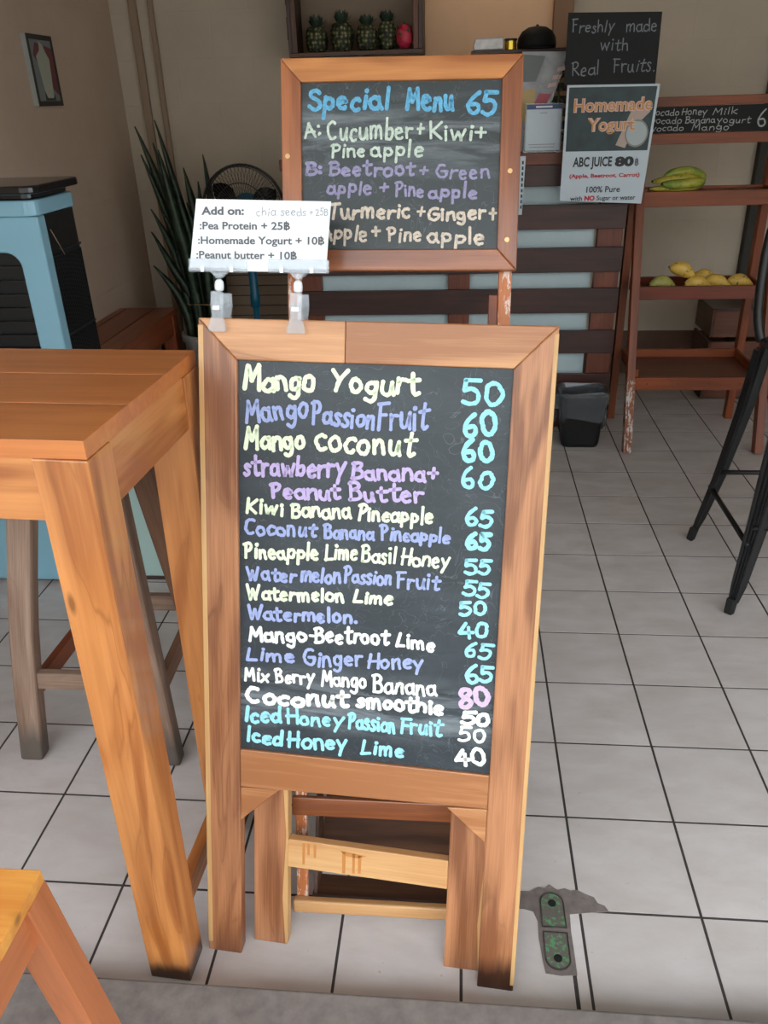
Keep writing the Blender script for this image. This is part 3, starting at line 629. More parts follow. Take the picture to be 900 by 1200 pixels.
# ---------------------------------------------------------------- special menu easel
mat_sp = leaning(-0.837, 0.315, 1.270, 0.016, 0.291, -0.016)
sp = thing('special_chalkboard', 'smaller wood framed special menu chalkboard on a tall easel behind the big chalkboard', 'chalkboard', mat=mat_sp)
SW, SH_ = 0.417, 0.3535
q0, q1, r0, r1 = 0.035, 0.382, 0.037, 0.315
MB().prism([(0, 0), (q0, r0), (q0, r1), (0, SH_)], 0, 0.022, along='z').build('frame_side', M['orange_teak'], sp, bevel=0.0022)
MB().prism([(q1, r0), (SW, 0), (SW, SH_), (q1, r1)], 0, 0.022, along='z').build('frame_side', M['orange_teak'], sp, bevel=0.0022)
MB().prism([(0, SH_), (q0, r1), (q1, r1), (SW, SH_)], 0, 0.022, along='x').build('frame_top', M['pine'], sp, bevel=0.0022)
MB().prism([(0, 0), (SW, 0), (q1, r0), (q0, r0)], 0, 0.022, along='x').build('frame_bottom', M['orange_teak'], sp, bevel=0.0022)
MB().box(q0 - 0.004, q1 + 0.004, 0.007, 0.012, r0 - 0.004, r1 + 0.004).build('blackboard_panel', M['board_small'], sp)
for (u, v) in ((0.0105, 0.194), (0.400, 0.166), (0.3985, 0.052)):
    MB().tube([(u, -0.0015, v), (u, 0.001, v)], 0.0042, 12).build('screw', M['brass'], sp, smooth=False)
for (a, b) in ((0.003, 0.026), (0.388, 0.411)):
    MB().box(a, b, 0.0235, 0.045, -1.326, 0.30, 'z').build('post', M['post'], sp, bevel=0.002)
MB().box(0.388 - 0.0165, 0.387, 0.026, 0.044, -0.10, -0.04, 'z').build('wooden_block', M['rack'], sp, bevel=0.001)
MB().box(-0.002, 0.42, 0.012, 0.024, -1.085, -1.045, 'x').build('upper_rung', M['orange_teak'], sp, bevel=0.002)
MB().box(-0.002, 0.42, 0.004, 0.0235, -1.305, -1.277, 'x').build('lower_rung', M['cream_rail'], sp, bevel=0.004)
tr = MB().prism([(0.033, -1.300), (0.385, -1.300), (0.385, -1.0), (0.060, -1.0)], 0.150, 0.160, along='x').build('tray_back', M['dark_wood'], sp)
MB().box(0.058, 0.385, 0.144, 0.1495, -1.098, -1.0, 'x').build('upper_board', M['grey_wood_side'], tr)
MB().box(0.055, 0.385, 0.142, 0.1435, -1.101, -1.098).build('seam_strip', M['cream_rail'], tr)
MB().prism([(0.046, -1.300), (0.150, -1.300), (0.150, -1.06), (0.12, -1.0), ], 0.035, 0.043, 'yz', along='z').build('tray_side', M['dark_wood'], sp, bevel=0.001)
MB().box(0.033, 0.385, 0.046, 0.155, -1.300, -1.290, 'x').build('tray_floor', M['dark_wood'], sp)
WORDS_SP = [
    ('Special', 0.0462, 0.2705, 0.1906, 0.2684, 0.037, 'd', 0.0074), ('Menu', 0.2157, 0.2667, 0.3038, 0.2668, 0.0394, 'd', 0.0073), ('65', 0.3185, 0.2611, 0.3754, 0.2576, 0.042, 'd', 0.0073),
    ('A:', 0.0397, 0.2234, 0.0728, 0.2258, 0.0292, 'C', 0.0048), ('Cucumber', 0.0788, 0.2201, 0.2311, 0.2224, 0.0346, 'C', 0.0048), ('+', 0.2355, 0.2238, 0.2517, 0.2236, 0.0276, 'C', 0.0047),
    ('Kiwi+', 0.2562, 0.2194, 0.3606, 0.2181, 0.0303, 'C', 0.005), ('Pine', 0.0847, 0.1934, 0.1494, 0.1927, 0.0252, 'C', 0.0045), ('apple', 0.1554, 0.1926, 0.2508, 0.1902, 0.0279, 'C', 0.0048),
    ('B:', 0.0389, 0.1613, 0.0739, 0.161, 0.0255, 'l', 0.0061), ('Beetroot', 0.0815, 0.161, 0.2364, 0.1609, 0.0268, 'l', 0.0051), ('+', 0.2409, 0.1595, 0.2602, 0.1593, 0.0252, 'l', 0.0045),
    ('Green', 0.2707, 0.1564, 0.367, 0.1542, 0.0266, 'l', 0.0044), ('apple', 0.0782, 0.1325, 0.1601, 0.1304, 0.0256, 'l', 0.0049), ('+', 0.1707, 0.1304, 0.1903, 0.1302, 0.0255, 'l', 0.0045),
    ('Pine', 0.1993, 0.1259, 0.2519, 0.1255, 0.0255, 'l', 0.0045), ('apple', 0.2579, 0.124, 0.3473, 0.122, 0.0268, 'l', 0.0051), ('C:', 0.0381, 0.0881, 0.0688, 0.088, 0.0274, 't', 0.0052),
    ('Turmeric', 0.0795, 0.0879, 0.2298, 0.09, 0.0287, 't', 0.0055), ('+', 0.2374, 0.0885, 0.254, 0.0884, 0.0271, 't', 0.0045), ('Ginger', 0.257, 0.0855, 0.3617, 0.0864, 0.0257, 't', 0.0054),
    ('+', 0.3649, 0.0792, 0.3812, 0.0791, 0.0341, 't', 0.0048), ('Apple', 0.067, 0.0531, 0.1528, 0.0513, 0.029, 't', 0.0049), ('+', 0.1574, 0.0542, 0.1787, 0.0541, 0.0275, 't', 0.0055),
    ('Pine', 0.1863, 0.0498, 0.2501, 0.0495, 0.026, 't', 0.0049), ('apple', 0.2576, 0.0481, 0.3614, 0.0448, 0.0302, 't', 0.0054)]
hand_lines(WORDS_SP, sp, seed=9, y=0.0062)

# ---------------------------------------------------------------- add-on card in two clear clips
card = thing('add_on_card', 'white printed add-on price card held above the big chalkboard by clips', 'card', mat=mat_big)
ct = [(-0.014, 1.341), (0.227, 1.339), (0.2342, 1.4527), (0.0005, 1.4568)]
def bow(u): return -0.004 * math.sin((u - 0.0) / 0.23 * math.pi) + 0.004
mb = MB(); n = 12; vs = []
for (yy) in (0.0, 0.0006):
    for k in range(n + 1):
        s_ = k / n
        vs.append((ct[0][0] * (1 - s_) + ct[1][0] * s_, yy, ct[0][1] * (1 - s_) + ct[1][1] * s_))
        vs.append((ct[3][0] * (1 - s_) + ct[2][0] * s_, yy, ct[3][1] * (1 - s_) + ct[2][1] * s_))
m2 = 2 * (n + 1)
fs = [(2 * k, 2 * k + 2, 2 * k + 3, 2 * k + 1) for k in range(n)] + [(m2 + 2 * k + 1, m2 + 2 * k + 3, m2 + 2 * k + 2, m2 + 2 * k) for k in range(n)]
mb.add(vs, fs).build('sheet', M['paper'], card)
printed('Add on:', 0.0095, 1.4315, 0.0846, 0.0125, M['ink'], card, bold=0.03)
hand_lines([('chia', 0.1055, 1.4300, 0.141, 1.4302, 0.0145, M['ink_light'], 0.0012), ('seeds', 0.148, 1.4300, 0.193, 1.4302, 0.0135, M['ink_light'], 0.0012), ('+', 0.197, 1.431, 0.205, 1.431, 0.011, M['ink_light'], 0.0012), ('25B', 0.208, 1.4305, 0.2305, 1.4305, 0.012, M['ink_light'], 0.0012)], card, 'pencil_lettering', 4, -0.0006)
printed(':Pea Protein + 25\u0e3f', 0.0060, 1.4080, 0.1648, 0.0120, M['ink'], card, bold=0.022, v1=1.4078)
printed(':Homemade Yogurt + 10\u0e3f', 0.0025, 1.3842, 0.2240, 0.0120, M['ink'], card, bold=0.022, v1=1.3846)
printed(':Peanut butter + 10\u0e3f', -0.0010, 1.3605, 0.1770, 0.0120, M['ink'], card, bold=0.022, v1=1.3604)
for i, uc in enumerate((0.038, 0.178)):
    c = thing('sign_clip', ('left' if i == 0 else 'right') + ' clear plastic clip gripping the chalkboard top under the add-on card', 'clip', mat=mat_big @ Matrix.Translation((uc, 0, 1.262)), group='clips holding the add-on card')
    # lower peg: two jaws gripping the rail
    for (ya, yb) in ((-0.012, -0.004), (0.034, 0.040)):
        MB().prism([(-0.0155, -0.024), (0.0155, -0.024), (0.0165, -0.016), (0.009, 0.004), (0.0115, 0.022), (0.010, 0.044), (-0.010, 0.044), (-0.0115, 0.022), (-0.009, 0.004), (-0.0165, -0.016)], ya, yb).build('clip_jaw', M['clear'], c, bevel=0.0015)
    MB().box(-0.006, 0.006, -0.0135, -0.0118, 0.012, 0.020).build('spring_plate', M['metal_clip'], c, bevel=0.0005)
    MB().box(-0.009, 0.009, -0.004, 0.035, 0.018, 0.026).build('spring', M['clear'], c, bevel=0.001)
    MB().lathe([(0.0035, 0.0), (0.0075, 0.003), (0.008, 0.010), (0.007, 0.017), (0.003, 0.021)], 14, (0, 0.004, 0.044)).build('ball_joint', M['paper'], c, smooth=True)
    # upper holder
    hw = 0.052
    dx = 0.0 if i == 0 else 0.002
    MB().prism([(-0.004, 0.066), (0.004, 0.066), (0.022, 0.080), (-0.018, 0.080)], -0.002, 0.008).build('holder_neck', M['clear'], c, bevel=0.001)
    for (ya, yb) in ((-0.004, -0.0018), (0.002, 0.004)):
        MB().box(-hw + dx, hw + dx, ya, yb, 0.078, 0.098).build('holder_jaw', M['clear'], c, bevel=0.0008)
    MB().tube([(-hw + dx, -0.002, 0.079), (hw + dx, -0.002, 0.079)], 0.0035, 8).build('holder_hinge', M['clear'], c, smooth=True)
    for sx in (-0.026, 0.026):
        MB().box(sx - 0.003, sx + 0.003, -0.007, -0.005, 0.076, 0.084).build('spring_plate', M['metal_clip'], c)

# ---------------------------------------------------------------- bar tables
def bar_table(name, label, x0, x1, y0, y1, h, legw, mt, ms, ap=0.125, group=None, knots=True, top_t=0.027, rot=0.0):
    # (x1, y0) is the near right corner that the table turns about
    w_, d_ = (x1 - x0) / 2, (y1 - y0) / 2; cr, sr = math.cos(rot), math.sin(rot)
    t = thing(name, label, 'table', (x1 - w_ * cr - d_ * sr, y0 - w_ * sr + d_ * cr, 0), rot, group=group)
    cx, cy = (x0 + x1) / 2, (y0 + y1) / 2
    a0, a1, b0, b1 = x0 - cx, x1 - cx, y0 - cy, y1 - cy
    nb = 3
    for k in range(nb):
        ya, yb = b0 + (b1 - b0) * k / nb, b0 + (b1 - b0) * (k + 1) / nb
        MB().box(a0, a1, ya + 0.0003, yb - 0.0003, h - top_t, h, 'x').build('top_plank', mt, t, bevel=0.0005)
    ins = 0.004
    MB().box(a0 + ins, a1 - ins, b0 + ins, b0 + ins + 0.025, h - ap, h - top_t, 'x').build('apron', M['yellow_pine'] if False else ms, t, bevel=0.0015)
    MB().box(a0 + ins, a1 - ins, b1 - ins - 0.025, b1 - ins, h - ap, h - top_t, 'x').build('apron', ms, t, bevel=0.0015)
    for xx in (a0 + ins, a1 - ins - 0.025):
        MB().box(xx, xx + 0.025, b0 + ins + 0.025, b1 - ins - 0.025, h - ap, h - top_t, 'y').build('apron', ms, t, bevel=0.0015)
    return t, (a0, a1, b0, b1, cx, cy)
t, (a0, a1, b0, b1, cx, cy) = bar_table('bar_table', 'tall varnished pine bar table with orange boards left of the big chalkboard', -2.05, -1.014, -0.204, 0.227, 1.15, 0.082, M['pine_top'], M['pine'], rot=R_(-3.0))
sl = -0.020
for (lx, ly, dx) in ((a1, b0, sl), (a1, b1, sl * 1.2), (a0, b0, -sl), (a0, b1, -sl)):
    s_x = -1 if lx > 0 else 1; s_y = 1 if ly < 0 else -1
    px = lx + s_x * 0.041 - s_x * 0.002; py = ly + s_y * 0.036 - s_y * 0.0025
    MB().beam((px + dx, py, 0.0), (px, py, 1.15 - 0.0275), 0.082, 0.072, (1, 0, 0)).build('leg', M['pine'], t, bevel=0.0025)
MB().beam((a1 - 0.06, b0 + 0.06, 0.10), (a1 - 0.06, b1 - 0.06, 0.10), 0.055, 0.025, (0, 0, 1)).build('stretcher', M['pine'], t, bevel=0.0015)
MB().beam((a0 + 0.06, b0 + 0.06, 0.10), (a0 + 0.06, b1 - 0.06, 0.10), 0.055, 0.025, (0, 0, 1)).build('stretcher', M['pine'], t, bevel=0.0015)
# low stool in the near corner
HS = 0.72
sx0, sx1, sy0, sy1 = -1.33, -1.018, -0.84, -0.524
t = thing('pine_stool', 'yellow pine stool with splayed legs in the near left corner outside the threshold', 'stool', ((sx0 + sx1) / 2, (sy0 + sy1) / 2, -0.02))
hx, hy = (sx1 - sx0) / 2, (sy1 - sy0) / 2; hh = HS + 0.02
for k in range(3):
    MB().box(-hx, hx, -hy + k * 2 * hy / 3 + 0.0003, -hy + (k + 1) * 2 * hy / 3 - 0.0003, hh - 0.02, hh, 'x').build('seat_plank', M['yellow_pine'], t, bevel=0.002)
for sy in (-1, 1):
    MB().box(-hx + 0.03, hx - 0.03, sy * (hy - 0.018) - 0.01, sy * (hy - 0.018) + 0.01, hh - 0.09, hh - 0.0205, 'x').build('apron', M['red_side'], t, bevel=0.0015)
    MB().box(sy * (hx - 0.018) - 0.01, sy * (hx - 0.018) + 0.01, -hy + 0.03, hy - 0.03, hh - 0.09, hh - 0.0205, 'y').build('apron', M['red_side'], t, bevel=0.0015)
for sx in (-1, 1):
    for sy in (-1, 1):
        MB().beam((sx * (hx + 0.035), sy * (hy + 0.03), 0), (sx * (hx - 0.022), sy * (hy - 0.022), hh - 0.0205), 0.045, 0.045, (1, 0, 0)).build('leg', M['red_side'] if sx > 0 else M['yellow_pine'], t, bevel=0.002)
for sx in (-1, 1):
    MB().beam((sx * (hx + 0.01), -hy, 0.26), (sx * (hx + 0.01), hy, 0.26), 0.04, 0.02, (0, 0, 1)).build('stretcher', M['red_side'], t, bevel=0.0015)

# weathered stool under the bar table
t = thing('weathered_stool', 'grey weathered wooden stool standing under the pine bar table', 'stool', (-1.43, 0.56, 0))
ft = {'fl': (-0.208, -0.18), 'fr': (0.166, -0.18), 'bl': (-0.19, 0.20), 'br': (0.16, 0.20)}
tp = {'fl': (-0.075, -0.14), 'fr': (0.134, -0.14), 'bl': (-0.08, 0.10), 'br': (0.10, 0.10)}
for k in ft:
    a, b = Vector((*ft[k], 0)), Vector((*tp[k], 0.78)); m = a.lerp(b, 0.09)
    if k == 'fl': a.x -= 0.002; bb = a.lerp(b, 0.5) + Vector((-0.014, 0, 0))
    else: bb = a.lerp(b, 0.5) + Vector((0.0, 0, 0))
    lg = MB(); pth = smooth3([a, bb, b], 3)
    for i_, p_ in enumerate(pth):
        lg.v += [p_ + Vector((sx_ * 0.031, sy_ * 0.023, 0)) for sx_, sy_ in ((-1, -1), (1, -1), (1, 1), (-1, 1))]
        lg.g += [lg.off + Vector((p_.z, sx_ * 0.031, sy_ * 0.023)) for sx_, sy_ in ((-1, -1), (1, -1), (1, 1), (-1, 1))]
    lg.f = [(4 * i_ + k_, 4 * i_ + (k_ + 1) % 4, 4 * i_ + 4 + (k_ + 1) % 4, 4 * i_ + 4 + k_) for i_ in range(len(pth) - 1) for k_ in range(4)] + [(3, 2, 1, 0), tuple(4 * (len(pth) - 1) + k_ for k_ in range(4))]
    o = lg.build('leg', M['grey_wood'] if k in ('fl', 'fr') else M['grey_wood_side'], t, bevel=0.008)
L_ = lambda k, z: Vector((ft[k][0] + (tp[k][0] - ft[k][0]) * z / 0.78, ft[k][1] + (tp[k][1] - ft[k][1]) * z / 0.78, z))
for a, b, z, mm in (('fl', 'fr', 0.25, 'grey_wood'), ('bl', 'br', 0.27, 'grey_wood'), ('fr', 'br', 0.21, 'grey_wood_side'), ('fl', 'bl', 0.21, 'bench')):
    MB().beam(L_(a, z), L_(b, z), 0.05, 0.022, (0, 0, 1)).build('stretcher', M[mm], t, bevel=0.003)
MB().lathe([(0.16, 0.0), (0.17, 0.008), (0.17, 0.024), (0.16, 0.03)], 28, (0.02, -0.02, 0.78)).build('seat', M['grey_wood'], t, smooth=False, bevel=0.002)

# ---------------------------------------------------------------- air cooler
CX1, CY0, CY1, CH_ = -1.745, 1.22, 1.50, 1.31
t = thing('air_cooler', 'tall pale blue and black evaporative air cooler against the left wall', 'air cooler', (-2.02, 1.41, 0))
def loc(x, y): return (x + 2.02, y - 1.41)
x0_, x1_ = -2.285 + 2.02, CX1 + 2.02
ya, yb = CY0 - 1.41, CY1 - 1.41
def rrect(x0, x1, y0, y1, r, n=5):
    pts = []
    for (cx_, cy_, a) in ((x1 - r, y1 - r, 0), (x0 + r, y1 - r, 90), (x0 + r, y0 + r, 180), (x1 - r, y0 + r, 270)):
        pts += [(cx_ + r * math.cos(R_(a + 90 * k / n)), cy_ + r * math.sin(R_(a + 90 * k / n))) for k in range(n + 1)]
    return pts
MB().prism(rrect(x0_ + 0.02, x1_ - 0.012, ya + 0.045, yb, 0.02), 0.05, 1.262, 'xy').build('body', M['mesh_black'], t)
MB().prism(rrect(x0_, x1_, ya, yb, 0.035), 1.266, CH_, 'xy').build('top_band', M['blue_plastic'], t, bevel=0.004)
MB().prism(rrect(x0_ - 0.0, x1_ , ya, yb, 0.035), 0.02, 0.30, 'xy').build('water_tank', M['blue_plastic'], t, bevel=0.004)
lid = MB().prism(rrect(x0_ + 0.012, x1_ - 0.012, ya + 0.012, yb - 0.012, 0.03), CH_ + 0.0005, 1.328, 'xy').build('lid_base', M['gloss_black'], t, bevel=0.004)
MB().prism(rrect(x0_ - 0.02, x1_ + 0.024, ya - 0.04, yb + 0.01, 0.04), 1.3285, 1.352, 'xy').build('lid', M['gloss_black'], t, bevel=0.006)
# front: blue arch around the grille, columns
fr = [(x0_, 0.30), (x0_, 1.2655), (x1_, 1.2655), (x1_, 0.30), (x1_ - 0.082, 0.30), (x1_ - 0.082, 1.12)]
fr += [(x1_ - 0.082 - 0.045 + 0.045 * math.cos(R_(a)), 1.12 + 0.045 * math.sin(R_(a))) for a in range(15, 91, 15)]
fr += [(x0_ + 0.082 + 0.045 - 0.045 * math.cos(R_(a)), 1.12 + 0.045 * math.sin(R_(a))) for a in range(90, 0, -15)] + [(x0_ + 0.082, 1.12), (x0_ + 0.082, 0.30)]
MB().prism(fr, ya, ya + 0.05).build('front_frame', M['blue_plastic'], t, bevel=0.006)
gr = MB()
for k in range(19):
    z = 0.36 + k * 0.042
    gr.box(x0_ + 0.07, x1_ - 0.07, ya + 0.024, ya + 0.044, z, z + 0.006)
gr.build('front_louver', M['black_plastic'], t)
sd = MB()
for k in range(18):
    y = ya + 0.06 + k * 0.0115
    sd.box(x1_ - 0.012, x1_ - 0.006, y, y + 0.004, 0.32, 1.14)
for z in (0.5, 0.7, 0.9, 1.15): sd.box(x1_ - 0.012, x1_ - 0.005, ya + 0.055, yb - 0.015, z, z + 0.006)
sg = sd.build('side_grille', M['black_plastic'], t)
MB().tube([(x1_ - 0.002, ya + 0.07, 1.22), (x1_ - 0.001, ya + 0.09, 1.19), (x1_ + 0.002, ya + 0.12, 1.14)], 0.0015, 6).build('cord', M['conduit'], t, smooth=True)
for sx in (x0_ + 0.06, x1_ - 0.06):
    for sy in (ya + 0.06, yb - 0.06): MB().lathe([(0.02, 0), (0.02, 0.02)], 12, (sx, sy, 0.0)).build('caster', M['rubber'], t)
# mint box beside the cooler
t = thing('plastic_tub', 'pale mint plastic tub on the floor between cooler and weathered stool', 'tub', (-1.63, 1.42, 0))
MB().prism(rrect(-0.085, 0.085, -0.15, 0.15, 0.02), 0.012, 0.48, 'xy').build('body', M['mint'], t, bevel=0.003)
MB().prism(rrect(-0.09, 0.09, -0.155, 0.155, 0.02), 0.0, 0.014, 'xy').build('base', M['lock_dark'], t, bevel=0.002)
MB().prism(rrect(-0.09, 0.09, -0.155, 0.155, 0.02), 0.4805, 0.50, 'xy').build('rim', M['mint'], t, bevel=0.003)

# ---------------------------------------------------------------- slatted bench, plant, fan, louvred cabinet
t = thing('slatted_bench', 'low reddish-brown slatted wooden bench behind the air cooler by the left wall', 'bench', (-2.225, 2.55, 0))
for (a, b) in ((-0.17, -0.130), (-0.124, 0.028), (0.034, 0.155)):
    MB().box(a, b, -0.62, 0.64, 0.525, 0.55, 'y').build('slat', M['bench'], t, bevel=0.002)
MB().box(0.125, 0.148, -0.55, 0.56, 0.42, 0.524, 'y').build('apron', M['bench'], t, bevel=0.002)
MB().box(-0.15, 0.12, 0.60, 0.625, 0.42, 0.524, 'x').build('apron', M['bench'], t, bevel=0.002)
for sx in (-0.125, 0.120):
    for sy in (-0.59, 0.59): MB().box(sx - 0.035, sx + 0.035, sy - 0.035, sy + 0.035, 0, 0.524, 'z').build('leg', M['bench'], t, bevel=0.002)

t = thing('snake_plant', 'tall dark snake plant tied with twine in a white pot by the corner', 'potted plant', (-1.88, 3.10, 0))
MB().lathe([(0.105, 0.0), (0.115, 0.01), (0.135, 0.40), (0.145, 0.405), (0.145, 0.44), (0.125, 0.44), (0.12, 0.40)], 28).build('pot', M['pot'], t, smooth=True)
MB().lathe([(0.118, 0.395), (0.118, 0.41)], 24).build('soil', M['dark_wood'], t)
rl = random.Random(11)
def blade(path, w, th=0.004):
    """a long pointed leaf of some thickness"""
    path = [Vector(p) for p in smooth3(path)]; n = len(path); mb = MB(); vs = []
    side = Vector((1, 0.25, 0)).normalized()
    for i, p in enumerate(path):
        f = i / (n - 1); ww = w * (0.75 + 0.5 * math.sin(min(f * 1.6, 1) * math.pi * 0.6)) * (1 - max(0, (f - 0.55) / 0.45) ** 1.6) + 0.0008
        vs += [p - side * ww + Vector((0, 0.012, 0)), p + Vector((0, -th, 0)), p + side * ww + Vector((0, 0.012, 0)), p + Vector((0, th + 0.008, 0))]
    fs = []
    for i in range(n - 1):
        for k in range(4): fs.append((4 * i + k, 4 * i + (k + 1) % 4, 4 * i + 4 + (k + 1) % 4, 4 * i + 4 + k))
    fs += [(3, 2, 1, 0), tuple(4 * (n - 1) + k for k in range(4))]
    return mb.add(vs, fs)
LEAVES = [(-.235, 1.055), (-.215, 0.93), (-.20, .80), (-.125, 1.08), (-.12, .95), (-.03, .70), (.075, .92), (.055, .80), (.04, 0.72), (-.24, .56), (-.20, .68), (-.225, .40), (-.075, .84), (.09, .60), (-.14, .66), (-.09, .58), (-.155, .98), (.10, .74), (-.03, .86), (.01, .54), (-.06, .48)]
for k, (dx, hgt) in enumerate(LEAVES):
    bx = max(-0.085, min(0.085, dx * 0.45 + 0.03 + rl.uniform(-.03, .03))); by = rl.uniform(-.06, .05)
    z1 = 0.40 + hgt
    path = [(bx, by, 0.40), (bx * 1.05, by, 0.40 + hgt * 0.33), (bx + (dx - bx) * 0.42, by + rl.uniform(-.03, .03), 0.40 + hgt * 0.66), (dx + rl.uniform(-.01, .01), by + rl.uniform(-.06, .04), z1)]
    blade(path, rl.uniform(0.018, 0.027)).build('leaf', M['leaf'], t, smooth=True)
MB().tube([(0.10 * math.cos(a), 0.09 * math.sin(a), 0.60 + 0.004 * math.sin(3 * a)) for a in [k * math.pi / 12 for k in range(25)]], 0.0025, 6).build('twine', M['twine'], t, smooth=True)

FX, FY, FZ = -1.572, 2.98, 1.08
t = thing('pedestal_fan', 'black caged pedestal fan on a blue stand behind the add-on card', 'fan', (FX, FY, 0))
zc = FZ; RF = 0.20
MB().lathe([(0.19, 0.0), (0.19, 0.012), (0.06, 0.035), (0.03, 0.06)], 28).build('base', M['fan_black'], t, smooth=True)
MB().lathe([(0.017, 0.04), (0.017, 0.62)], 14).build('pole', M['teal'], t, smooth=True)
MB().lathe([(0.026, 0.60), (0.026, 0.66), (0.022, 0.67), (0.022, 0.92), (0.03, 0.94)], 14).build('upper_pole', M['teal'], t, smooth=True)
MB().tube([(0, 0.02, zc), (0, 0.16, zc)], [0.07, 0.05], 18).build('motor_housing', M['teal'], t, smooth=True)
MB().box(-0.03, 0.03, 0.0, 0.08, 0.93, zc - 0.03).build('neck', M['fan_black'], t, bevel=0.004)
cg = MB()
def ring(mb, r, y, th, n=40): mb.tube([(r * math.cos(2 * math.pi * k / n), y, zc + r * math.sin(2 * math.pi * k / n)) for k in range(n + 1)], th, 5, cap=False)
ring(cg, RF, -0.04, 0.007); ring(cg, RF * .97, -0.075, 0.002); ring(cg, RF * 0.62, -0.093, 0.0022); ring(cg, RF * .98, 0.0, 0.003)
for k in range(64):
    a = 2 * math.pi * k / 64
    cg.tube([(r * RF * math.cos(a), y, zc + r * RF * math.sin(a)) for r, y in ((.18, -.098), (.55, -.094), (.85, -.082), (.98, -.06), (1.0, -.04))], 0.0012, 4, cap=False)
    cg.tube([(r * RF * math.cos(a), y, zc + r * RF * math.sin(a)) for r, y in ((.3, .03), (.8, .02), (1.0, -.03))], 0.0012, 3, cap=False)
cg.build('cage', M['fan_black'], t, smooth=True)
MB().tube([(0, -0.104, zc), (0, -0.094, zc)], 0.045, 22).build('cage_badge', M['fan_black'], t)
MB().tube([(0, -0.106, zc), (0, -0.104, zc)], 0.018, 16).build('badge_ring', M['metal_clip'], t)
for k in range(3):
    b_ = MB(); a0_ = 2 * math.pi * k / 3 + 0.4; vs = []
    for i in range(7):
        r = 0.03 + (RF - 0.05) * i / 6; wa = 0.5 * math.sin(math.pi * (0.15 + 0.8 * i / 6))
        for s_, yy in ((-1, -0.05), (1, -0.02)):
            aa = a0_ + s_ * wa; vs.append((r * math.cos(aa), yy, zc + r * math.sin(aa)))
        for s_, yy in ((1, -0.017), (-1, -0.047)):
            aa = a0_ + s_ * wa; vs.append((r * math.cos(aa), yy, zc + r * math.sin(aa)))
    fs = [(4 * i + k2, 4 * i + (k2 + 1) % 4, 4 * i + 4 + (k2 + 1) % 4, 4 * i + 4 + k2) for i in range(6) for k2 in range(4)] + [(0, 1, 2, 3), (27, 26, 25, 24)]
    b_.add(vs, fs).build('blade', M['gloss_black'], t)

t = thing('louvered_cabinet', 'low tan louvered cabinet against the back wall behind the fan', 'cabinet', (-1.52, 3.53, 0))
MB().box(-0.42, 0.42, -0.12, 0.15, 0.0, 0.84).build('body', M['dark_wood'], t, bevel=0.003)
lp = MB().box(-0.40, 0.40, -0.130, -0.118, 0.04, 0.05, 'x').build('louver', M['conduit'], t)
for k in range(13):
    MB().beam((-0.40, -0.135, 0.09 + k * 0.056), (0.40, -0.135, 0.09 + k * 0.056), 0.05, 0.008, (0, 0.45, 1)).build('louver', M['conduit'], t)

# ---------------------------------------------------------------- picture on the left wall
def picture(label, y0, y1, z0, z1):
    t = thing('framed_picture', label, 'picture', (WL, (y0 + y1) / 2, (z0 + z1) / 2))
    hy_, hz = (y1 - y0) / 2, (z1 - z0) / 2
    MB().box(0.0, 0.022, -hy_, hy_, -hz, hz, 'z').build('canvas', M['pot'], t, bevel=0.001)
    for a in ((-hy_, -hy_ + .016, -hz, hz), (hy_ - .016, hy_, -hz, hz), (-hy_ + .016, hy_ - .016, -hz, -hz + .02), (-hy_ + .016, hy_ - .016, hz - .02, hz)):
        MB().box(0.0225, 0.026, a[0], a[1], a[2], a[3], 'z').build('frame_bar', M['dark_trim'], t)
    return t, hy_, hz
PINK = plain('dull_red_print', srgb(112, 62, 66), 0.7); SLATE = plain('slate_print', srgb(122, 128, 130), 0.7); DKP = plain('dark_print', srgb(66, 66, 62), 0.7)
MILK = plain('milky_print', srgb(168, 172, 158), 0.7)
t, hy_, hz = picture('narrow framed picture of a milkshake glass hanging on the left wall', 2.68, 2.92, 1.555, 1.835)
MB().box(0.0222, 0.0230, -hy_ + .016, hy_ - .016, -hz + .02, hz - .02).build('print', SLATE, t)
MB().prism([(0.03, -0.06), (hy_ - .016, -0.10), (hy_ - .016, hz - .05), (-0.05, hz - 0.03), (-0.085, 0.06)], 0.0232, 0.0236, 'yz').build('print_red_shape', PINK, t)  # dull red shape printed behind the glass
MB().prism([(-0.030, -0.115), (0.040, -0.115), (0.062, 0.045), (0.035, 0.075), (0.020, 0.10), (-0.012, 0.115), (-0.02, 0.08), (-0.06, 0.055)], 0.0238, 0.0242, 'yz').build('print_glass', MILK, t)
MB().prism([(-0.045, -0.118), (0.058, -0.118), (0.052, -0.09), (0.035, -0.108), (-0.02, -0.108), (-0.04, -0.08)], 0.0244, 0.0247, 'yz').build('print_saucer', DKP, t)
picture('framed picture just showing at the top edge of the left wall', 2.78, 3.05, 2.052, 2.32)

